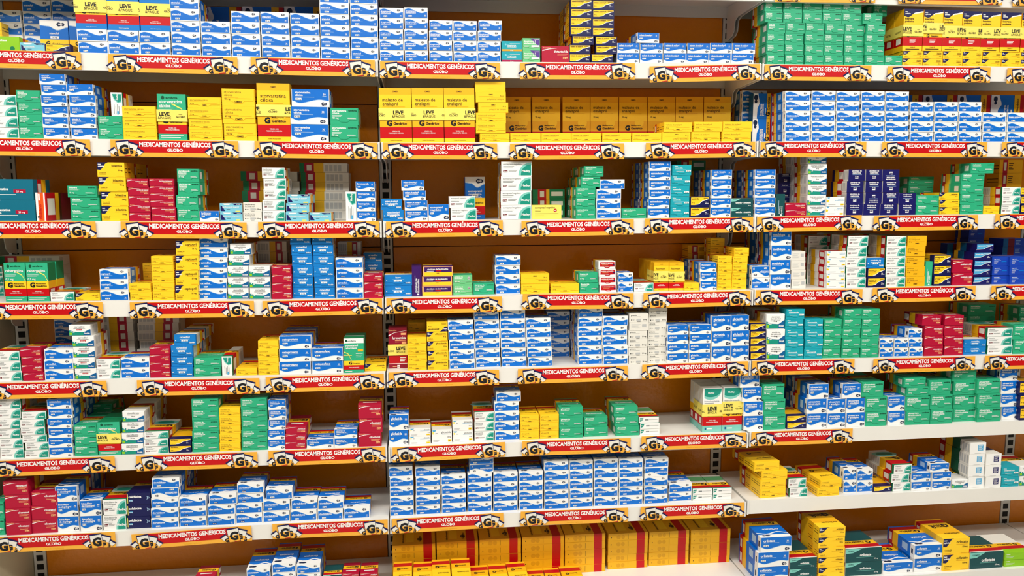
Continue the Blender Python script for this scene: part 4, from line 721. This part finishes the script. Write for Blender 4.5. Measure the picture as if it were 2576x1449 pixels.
for a, c, y, nn, b_, o in ((981, 1041, 1174, 5, 1298, [0, -.5, -1, -1, -3]), (1045.6, 1108, 1174.5, 5, 1295, [0, 0, 0, 0, -1]), (1111, 1172.7, 1194.6, 4, 1291, [0, 0, 0, -1]), (1176, 1237.5, 1190, 4, 1287.6, [0, 0, 0, 0]), (1241.5, 1302, 1189, 4, 1286, [0, 0, 0, 0]),
        (1305.6, 1365.7, 1186, 4, 1283, [0, 0, 0, 0]), (1370, 1430.5, 1159.6, 5, 1281, [0, 0, 0, 0, -1]), (1433, 1491.6, 1158.6, 5, 1276.6, [0, 0, 0, 0, 0]), (1494.8, 1554.6, 1155, 5, 1273.5, [0, 0, 0, 0, 0]), (1557.4, 1617, 1154, 5, 1271, [0, 0, 0, 0, 0]), (1621, 1680, 1153, 5, 1267.5, [0, 0, 0, 1, 2])):
    K('ew', 'hidroclorotiazida', a, c, y, nn, b_, off=o, lv=['ew', 'ew', 'ew', 'ewi', 'ew'] if a == 1621 else None)
K('ew', 'hidroclorotiazida', 1181, 1241, 1146, 2, on=len(STK)-8, lv=['ewi', 'ew'], off=[0, 0])
K('ew', 'hidroclorotiazida', 1683, 1740.6, 1215, 2, 1261.5, off=[0, 0], d=.1); K('ws', 'hidroclorotiazida', 1742.6, 1791.6, 1228.5, 2, 1259, off=[0, 0], d=.1); K('ws', 'hidroclorotiazida', 1793.6, 1841, 1227, 2, 1257, off=[0, 0], d=.1)
R(7, 'R')
K('ye', 'omeprazol', 1912, 1978, 1161, 4, 1252, off=[0, 0, 4, -15], d=.13, rz=5, dose='20 mg'); K('md', 'omeprazol', 1986.5, 2031.4, 1203, 2, 1250, off=[0, -3], d=.1); K('ye', 'omeprazol', 2055, 2112, 1207, 2, 1252, off=[0, 8], d=.13, rz=5, dose='20 mg')
K('ew', 'omeprazol', 2122, 2154, 1178, 2, 1239.5, off=[0, 0], d=.1); K('ew', 'omeprazol', 2156.5, 2196, 1181, 2, 1238.5, off=[0, 1], d=.1); K('nb', 'omeprazol', 2198, 2244, 1222, yb=1237.5, d=.1); K('md', 'omeprazol', 2246, 2290.5, 1169, 3, 1236, off=[0, -3, 3], d=.13)
K('eb', 'omeprazol', 2292.5, 2341.5, 1190, 2, 1234, off=[0, 0], d=.1); K('eb', 'omeprazol', 2343.7, 2391.6, 1166, 3, 1232, off=[0, 2, -4], d=.1); K('bg', '~ondansetrona', 2394, 2435, 1206.5, yb=1228, d=.1)
K('wq', '~ondansetrona', 2437, 2477, 1114, 4, 1227, off=[0, -1, 1, 4], d=.13); K('w2', '~ondansetrona', 2480, 2518.5, 1142, 3, 1226.5, off=[0, -1, 2], d=.11); K('cy', '~ondansetrona', 2520, 2563.8, 1175, 2, 1225, off=[0, -1], d=.1); K('bg', '~ondansetrona', 2565, 2610, 1173, 2, 1224, off=[0, 0], d=.1)
# ============================ base shelf
R(8, 'L')
for a, c, y in ((623, 682, 1430), (687.7, 746, 1415), (749, 808, 1419)): K('ew', '~clonazepam', a, c, y, 4, i=0., d=.12)
K('rd', '~clortalidona', 862, 905, 1441, 4, i=0., d=.06); K('rd', '~clortalidona', 907, 951, 1441, 4, i=0., d=.06); K('rd', '~clortalidona', 494, 544, 1449, 4, i=0., d=.06); K('dg', '~clortalidona', 814, 860, 1447, 4, i=0., d=.06)
R(8, 'M')
for a, c, y, b_ in ((988, 1096.7, 1370, 1463), (1099, 1204, 1362.5, 1457), (1206.5, 1311, 1355.5, 1452), (1314, 1418.5, 1349, 1446), (1421, 1522.5, 1344, 1440), (1529, 1629, 1341, 1430), (1632, 1732.5, 1336.6, 1422), (1736.5, 1835.7, 1332, 1417)):
    p = on_z((a+c)/2, b_, -.0866); K('ci', 'hidroclorotiazida', a, c, y, 5, i=max(.06, p.y), d=.085)
for j in range(8): K('T1', 'hidroclorotiazida', 1003+j*103, 1102+j*103, 1340-j*3.5, 1, i=.178, d=.04)
for a, c, y in ((989, 1037.6, 1413), (1040, 1087.6, 1413), (1088.7, 1135, 1407), (1137.5, 1186, 1404), (1188.6, 1234, 1422), (1236, 1281.7, 1418.6), (1283.5, 1331.7, 1413), (1337, 1378, 1430), (1380, 1420, 1427.7), (1423, 1475, 1423)):
    K('ye', 'hidroclorotiazida', a, c, y, 2, i=-.05, d=.105, bk=1)
R(8, 'R')
K('eb', 'orlistate', 1905, 1983, 1352, 3, i=-.045, off=[0, 1, 9], dose='120 mg', d=.13); K('dg', 'orlistate', 1987, 2055, 1403, 2, i=-.045, off=[0, 0], d=.11); K('nq', 'orlistate', 2059, 2125, 1326, 5, i=-.045, off=[0, 0, 0, 1, 2], d=.13, dose='120mg')
K('dg', 'orlistate', 2127, 2219, 1378, 2, i=-.045, off=[0, 0], d=.11); K('eb', 'orlistate', 2221, 2297, 1415, 1, i=-.045, d=.12); K('eb', 'orlistate', 2300, 2370.5, 1371, 2, i=-.045, off=[0, 0], d=.13); K('nq', 'orlistate', 2372, 2439, 1354.6, 2, i=-.05, off=[0, 1], d=.13, dose='120mg')
K('dg', 'orlistate', 2441, 2525, 1388, 1, i=-.05, d=.1); K('lm', '~oxalato', 2528, 2600, 1389, 2, i=-.05, off=[0, 0], d=.12)

# ------------------------------------------------------------------ labels
import unicodedata, itertools
def ascii_(s): return unicodedata.normalize('NFKD', s).encode('ascii', 'ignore').decode()
DROP = set('cloridrato maleato hemifumarato succinato bissulfato calcica magnesico potassica de + sodio sodico tri-hidratado etinilestradiol 3'.split())
def drug(t):
    if t.startswith('~'): return ''
    w = [x for x in ascii_(t).replace('|', ' ').split() if x not in DROP]
    return ' '.join(w[:2])
def dsc(st): return ST[st[:2]][0]
for j, S in enumerate(STK):                            # a carton pile set down on a like stack counts as its upper levels
    S['l0'] = 0; S['tot'] = S['n']; S['home'] = j
    if S['on'] is not None:
        Q = STK[S['on']]
        if Q['st'] == S['st'] and Q['t'] == S['t'] or S['lv'] and Q['st'] == S['lv'][0]:
            S['home'] = S['on']; S['l0'] = Q['n']; S['tot'] = Q['n']+S['n']; Q['tot'] = S['tot']
rank = {}
for j, S in sorted(enumerate(STK), key=lambda q: q[1]['xm']):
    if S['home'] == j: rank.setdefault((S['r'], S['b'], dsc(S['st']), '' if S['far'] else drug(S['t']), S['far']), []).append(j)
PLACE = {j: (k, len(v)) for v in rank.values() for k, j in enumerate(v)}
def shelf_words(S): return f"{RN[S['r']]} {BN[S['b']]}-bay shelf"
USED = {}
def label(j, S, l, st, k):
    h = S['home']; idx, cnt = PLACE[h]; L, T = l+S['l0'], STK[h]['tot'] if h != j or STK[h]['tot'] != S['n'] else S['n']
    lv = '' if T == 1 else 'topmost' if L == T-1 else 'lowest' if L == 0 else OD[L]+' from bottom'
    dr = drug(S['t']); de = dsc(st)
    if S['pb'] is not None: dr += ' band-wrapped'
    box = f"{de} {dr} box".replace('  ', ' ')
    if k:
        s = f"{de} box {'right' if k == 1 else OD[k]+' row'} behind {lv or 'front'} of {OD[idx] if cnt > 1 else 'the'} {drug(S['t'])} stack, {shelf_words(S)}"
    elif S['far']:
        s = f"{de} box behind front row{', '+lv if lv else ''} in {OD[idx]+' stack from left' if cnt > 1 else 'its stack'}, {shelf_words(S)}"
    elif T == 1: s = f"{box}, {OD[idx]+' such from left' if cnt > 1 else 'single one'} on {shelf_words(S)}"
    else: s = f"{box}, {lv} in {OD[idx]+' such stack from left' if cnt > 1 else 'its stack'}, {shelf_words(S)}"
    s = s.replace('  ', ' ')
    if len(s.replace('(', ' ').split()) > 16: s = s.replace(' from bottom', ' up')
    if s in USED:
        s = s.replace(', ', f", print {'mixed' if USED[s] == 1 else 'odd'}, ", 1)
    USED[s] = USED.get(s, 0)+1
    return s
# ------------------------------------------------------------------ cartons
for j, S in enumerate(STK):
    ws = [b-a for a, b in S['lev']]; w = sum(ws)/len(ws)*.992; s = SH[S['r'], S['b']][2]
    hb = S['H']-.0004
    for k in range(S['back']+1):
        y = S['i']+k*(S['d']+.003)
        if y+S['d'] > .231: continue
        for l in range(S['n']):
            st = S['lv'][l] if S['lv'] else S['st']; inv = len(st) == 3; st = st[:2]
            t = S['tx'][l] if S['tx'] else S['t']
            a, b = S['lev'][l]
            top = S['topv'] and l == S['n']-1 and S['tot'] in (S['n'], S['n']+S['l0'])
            body, flap = carton(st, t.lstrip('~'), round(w, 3), round(hb, 4), S['d'], top, inv, S['dose'] or {'T4': '20 mg'}.get(st, '25 mg'))
            nm = ST[st][1]
            o = link(nm, body); o.location = ((a+b)/2+random.uniform(-.0004, .0004), y+random.uniform(0, .002), S['z0']+S['H']*l)
            o.rotation_euler = (0, -math.atan(s), math.radians(S['rz']*(1 if l == S['n']-1 or not S['rz'] else .5)+random.uniform(-.5, .5)))
            o['label'] = label(j, S, l, S['lv'][l] if S['lv'] else S['st'], k); o['category'] = 'medicine box'
            o['group'] = f"{dsc(S['st'])} {drug(S['t'])} boxes on the {shelf_words(S)}".replace('  ', ' ')
            if flap: link('tuck_flap', flap, o)
            if S['pb'] is not None and k < 2:
                q = link('promo_band', promo_mesh(round(w, 3), round(hb, 4), S['d'], S['pb'][0], S['pb'][1], S['lu'] if k == 0 else .5), o); q['label'] = 'pale yellow paper promotion band around the box'

# ------------------------------------------------------------------ shelving
BR = [(.0, 0), (0, -.036), (.155, -.043), (.172, -.05), (.178, -.078), (.19, -.088), (.232, -.095), (.232, 0)]
for b in range(4):
    bay = bpy.data.objects.new('shelving_bay', None); COL.objects.link(bay); bay.location = (b-1, 0, -.3)
    bay['label'] = f"{BN[b]} bay of white steel shelving with orange back, holding medicine boxes"; bay['category'] = 'shelving unit'; bay['group'] = 'shelving bays along the wall'
    def part(name, mb, parent=None):
        me = mb.mesh(name); me.transform(Matrix.Translation((-(b-1), 0, .3))); return link(name, me, parent or bay)
    x0, x1 = BX[b]
    m = MB(); zz = [-.3, .05, .4505, .85, 1.25, 1.7]
    for a, c in zip(zz, zz[1:]): m.box(x0+.0165, .2355, a+.0012, x1-.0165, .25, c-.0012, 'orange_laminate')
    part('back_panel', m)
    for X in ([b-1] if b < 3 else [b-1, b]):
        m = MB(); m.box(X-.016, .234, -.3, X+.016, .262, 1.7, 'steel_white')
        z = -.28
        while z < 1.68:
            m.box(X-.009, .2333, z, X+.009, .236, z+.017, 'steel_slot')
            z += .027
        part('upright', m)
    if b == 0:
        m = MB(); m.box(-1.03, -.02, -.3, -1.018, .26, 1.7, 'beige_panel'); part('side_panel', m)
    for r in range(0, 9):
        za, zb, s = SH[r, b]; mid = (za+zb)/2; ang = -math.atan(s)
        y0 = 0 if r < 8 else -.0605
        def tilt(mb, name, parent=None):
            me = mb.mesh(name); xm = (x0+x1)/2
            me.transform(Matrix.Translation((xm-(b-1), 0, mid+.3)) @ Matrix.Rotation(ang, 4, 'Y') @ Matrix.Translation((-xm, 0, 0))); return link(name, me, parent or bay)
        m = MB(); m.box(x0, y0+.0015, -.0025, x1, .2325, 0, 'steel_white'); m.box(x0, .2305, -.034, x1, .2325, -.0025, 'steel_white')
        m.box(x0, y0+.02, -.03, x0+.0015, .23, -.0025, 'steel_white'); m.box(x1-.0015, y0+.02, -.03, x1, .23, -.0025, 'steel_white')
        sh = tilt(m, 'shelf' if r < 8 else 'base_shelf')
        m = MB(); m.box(x0, y0, -.04, x1, y0+.0015, 0, 'steel_white'); m.box(x0, y0+.0015, -.04, x1, y0+.012, -.0385, 'steel_white')
        for xx in (x0, x1-.004): m.box(xx, y0-.0035, -.041, xx+.004, y0, .001, 'steel_white')
        tilt(m, 'price_rail', sh)
        if r < 8:
            for xx in (x0+.002, x1-.0045): m = MB(); m.prism([(y, z-.003) for y, z in BR], xx, xx+.0025, 'steel_white'); tilt(m, 'bracket', sh)
        else: m = MB(); m.box(x0, -.03, -.22, x1, -.028, -.04, 'steel_white'); tilt(m, 'kick_plate', sh)
# ------------------------------------------------------------------ shelf signs
def cards(F, u, W):
    """fan of printed cards with a G; u = centre in sign heights"""
    def quad(cx, cz, w, h, ang, g, cut):
        c, s = math.cos(ang), math.sin(ang); T = lambda x, z: ((cx+x*c-z*s)/W, cz+x*s+z*c)
        def box(x0, z0, x1, z1, m):
            F.put([((a)*W*F.h, min(max(v, .015), .985)*F.h) for a, v in (T(x0, z0), T(x1, z0), T(x1, z1), T(x0, z1))], m); F.k += 1
        box(-w/2, -h/2, w/2, h/2+.1, 'navy'); box(-w/2+.03, -h/2, w/2-.03, h/2, 'paper'); box(-w/2+.03, -h/2, w/2-.03, h*.05, 'syel')
        if cut: box(-.02, -h/2, w/2-.03, -h/2+.05, 'redm')
        V = T(-.02, -h*.3); F.text('G', V[0], V[1], g, 'ink', 'c', bold=.06, rot=0)
    quad(u-.5, .18, .42, .5, .6, .34, False); quad(u+.78, .15, .46, .5, -.6, .32, False); quad(u+.46, .38, .58, .72, -.3, .46, False); quad(u, .43, .74, .86, .14, .72, True)
def make_sign(w):
    h = .041; W = w/h; root = MB(); root.box(0, 0, 0, w, .0008, h, 'syel'); P = lambda x, z, l: (x, -l, z)
    F0 = Face(root, w, h, P); F0.text('*Consulte o regulamento', .5, .07, .14, 'yeld', 'c', .16)
    red = MB(); F1 = Face(red, w, h, lambda x, z, l: (x, -.0002-l, z))
    F1.poly([(.8/W, .96), (1.6/W, .3), (1.7/W, .25), (1-1.75/W, .25), (1-1.65/W, .3), (1-1.2/W, .96)], 'sred')
    F1.text('MEDICAMENTOS GENÉRICOS', .503, .61, .37, 'white', 'c', .56, .036); F1.text('GLOBO', .5, .34, .22, 'white', 'c', .2, .04, sx=1.2); F1.text('DROGARIAS', .5, .52, .06, 'peach', 'c', .07)
    em = []
    for u in (.74, W-1.1): q = MB(); cards(Face(q, w, h, lambda x, z, l: (x, -.0008-l, z)), u, W); em.append(q.mesh('card_emblem'))
    return root.mesh('shelf_sign'), red.mesh('red_banner'), em
SG = {(0, 2): [(1950, -36, 2203, -33), (2262, -31, 2524, -26), (2550, -24, 2800, -20)],
 (1, 0): [(-127, 122, 201, 131), (271, 136, 599, 144.5), (630, 143.5, 940, 151)], (1, 1): [(956, 154, 1254, 158), (1308, 157.5, 1596, 159), (1634, 167, 1910, 161)], (1, 2): [(1924, 162, 2193, 165), (2234, 166.5, 2496, 169.5), (2535, 171, 2800, 174)],
 (2, 0): [(-110, 346, 222, 350.5), (277, 350.5, 598, 355), (640, 354.5, 945, 359)], (2, 1): [(963, 359, 1255, 361), (1283, 361.5, 1567, 360.5), (1625, 359.5, 1902, 356)], (2, 2): [(1914, 357, 2179, 356), (2220, 356.5, 2482, 357.5), (2522, 357, 2800, 358)],
 (3, 0): [(-80, 557, 242, 557), (303, 557, 618, 559.5), (649, 558.5, 950, 556.5)], (3, 1): [(971, 557.5, 1261, 554), (1312, 556, 1592, 551.5), (1623, 549.5, 1894, 546)], (3, 2): [(1905, 546, 2167, 541), (2199, 544, 2457, 540.5), (2505, 539, 2770, 537)],
 (4, 0): [(-320, 764, -62, 763), (-58, 763, 262, 760), (326, 760.5, 636, 757), (660, 757.5, 962, 750)], (4, 1): [(972, 750.5, 1258, 746), (1315, 740, 1590, 738), (1619, 737.5, 1889, 731)], (4, 2): [(1902, 730, 2167, 728), (2196, 724.5, 2452, 719.5), (2495, 719, 2760, 714)],
 (5, 0): [(-55, 965, 263, 957.5), (344, 956.5, 651, 951), (668, 949, 966, 940)], (5, 1): [(978, 937, 1260, 930), (1303, 928.5, 1576, 920), (1616, 917.5, 1883, 908.5)], (5, 2): [(1893, 908, 2151, 903), (2198, 903, 2451, 896), (2479, 895, 2740, 889)],
 (6, 0): [(-30, 1161, 284, 1148), (342, 1147, 645, 1137), (675, 1135, 968, 1124)], (6, 1): [(987, 1126, 1267, 1112), (1314, 1110, 1584, 1102), (1614, 1098, 1878, 1088)], (6, 2): [(1891, 1087, 2146, 1078)],
 (7, 0): [(-25, 1353, 290, 1338), (330, 1345, 634, 1322), (685, 1318.5, 973, 1307)], (7, 1): [(986, 1306, 1262, 1290), (1310, 1287, 1580, 1277), (1612, 1275, 1874, 1264)]}
_S = {}
for (r, b), L in SG.items():
    for j, (xa, ya, xb, yb) in enumerate(L):
        A, Q = on_y(xa, ya, -.0052), on_y(xb, yb, -.0052); w = round(math.hypot(Q.x-A.x, Q.z-A.z), 2)
        if b == 0 and A.x < -1.0:                       # runs to the end of the bay
            A = Q-(Q-A).normalized()*min(w, Q.x+.995)
            if Q.x < -.95: continue
            w = round(Q.x-A.x-.004, 2)
        if Q.x > 1.995: w = round(1.99-A.x, 2)
        if w < .06: continue
        if w not in _S: _S[w] = make_sign(w)
        bm, rm, em = _S[w]
        o = link('shelf_sign', bm); ang = math.atan2(Q.z-A.z, Q.x-A.x); o.rotation_euler = (0, -ang, 0); o.location = A+Vector((.041*math.sin(ang), 0, -.041*math.cos(ang)))
        pos = ('first', 'second', 'third', 'fourth')[j]
        o['label'] = f"red and yellow generic-medicines sign strip, {pos} from left on {'the overhead' if r == 0 else RN[r]} {BN[b]}-bay shelf rail"; o['category'] = 'sign'; o['group'] = 'generic medicine sign strips on the shelf rails'
        link('red_banner', rm, o)['label'] = 'red banner with white lettering'
        for e in em: link('card_emblem', e, o)['label'] = 'fan of white and yellow cards with a black G'
# ------------------------------------------------------------------ room and lamps
def struct(name, x0, y0, z0, x1, y1, z1, m):
    q = MB(); q.box(x0, y0, z0, x1, y1, z1, m); o = link(name, q.mesh(name)); o['kind'] = 'structure'; return o
struct('floor', -3.5, -4.2, -.34, 4.5, .35, -.3, 'floor_tile'); struct('ceiling', -3.5, -4.2, 2.4, 4.5, .35, 2.45, 'ceiling_paint')
struct('wall_back', -3.5, .28, -.3, 4.5, .35, 2.4, 'wall_paint'); struct('wall_front', -3.5, -4.2, -.3, 4.5, -4.1, 2.4, 'wall_paint')
struct('wall_left', -3.55, -4.1, -.3, -3.5, .28, 2.4, 'wall_paint'); struct('wall_right', 4.5, -4.1, -.3, 4.55, .28, 2.4, 'wall_paint')
def lamp(x, y, k):
    e = bpy.data.objects.new('ceiling_light', None); COL.objects.link(e); e.location = (x, y, 2.4); e['label'] = f"white recessed ceiling light panel, {k} over the aisle before the shelves"; e['category'] = 'ceiling light'; e['group'] = 'ceiling light panels'
    q = MB(); q.box(-.62, -.17, -.02, .62, -.15, 0, 'lamp_frame'); q.box(-.62, .15, -.02, .62, .17, 0, 'lamp_frame'); q.box(-.62, -.15, -.02, -.6, .15, 0, 'lamp_frame'); q.box(.6, -.15, -.02, .62, .15, 0, 'lamp_frame'); link('frame', q.mesh('frame'), e)
    q = MB(); q.face([(-.6, .15, -.012), (.6, .15, -.012), (.6, -.15, -.012), (-.6, -.15, -.012)], 'lamp_glow'); link('diffuser', q.mesh('diffuser'), e)
k = 0
for y in LAMP_Y:
    for x in (-1.9, -.45, 1.0, 2.45):
        lamp(x, y, OD[k]+' of the panels' if k < 12 else 'another'); k += 1
w = bpy.data.worlds.new('World'); SC.world = w; w.use_nodes = True; w.node_tree.nodes['Background'].inputs[0].default_value = (.9, .95, 1, 1); w.node_tree.nodes['Background'].inputs[1].default_value = .05
vs = SC.view_settings; vs.view_transform = 'Standard'; vs.look = 'None'; vs.gamma = 1; vs.use_curve_mapping = False; vs.exposure = EXPO
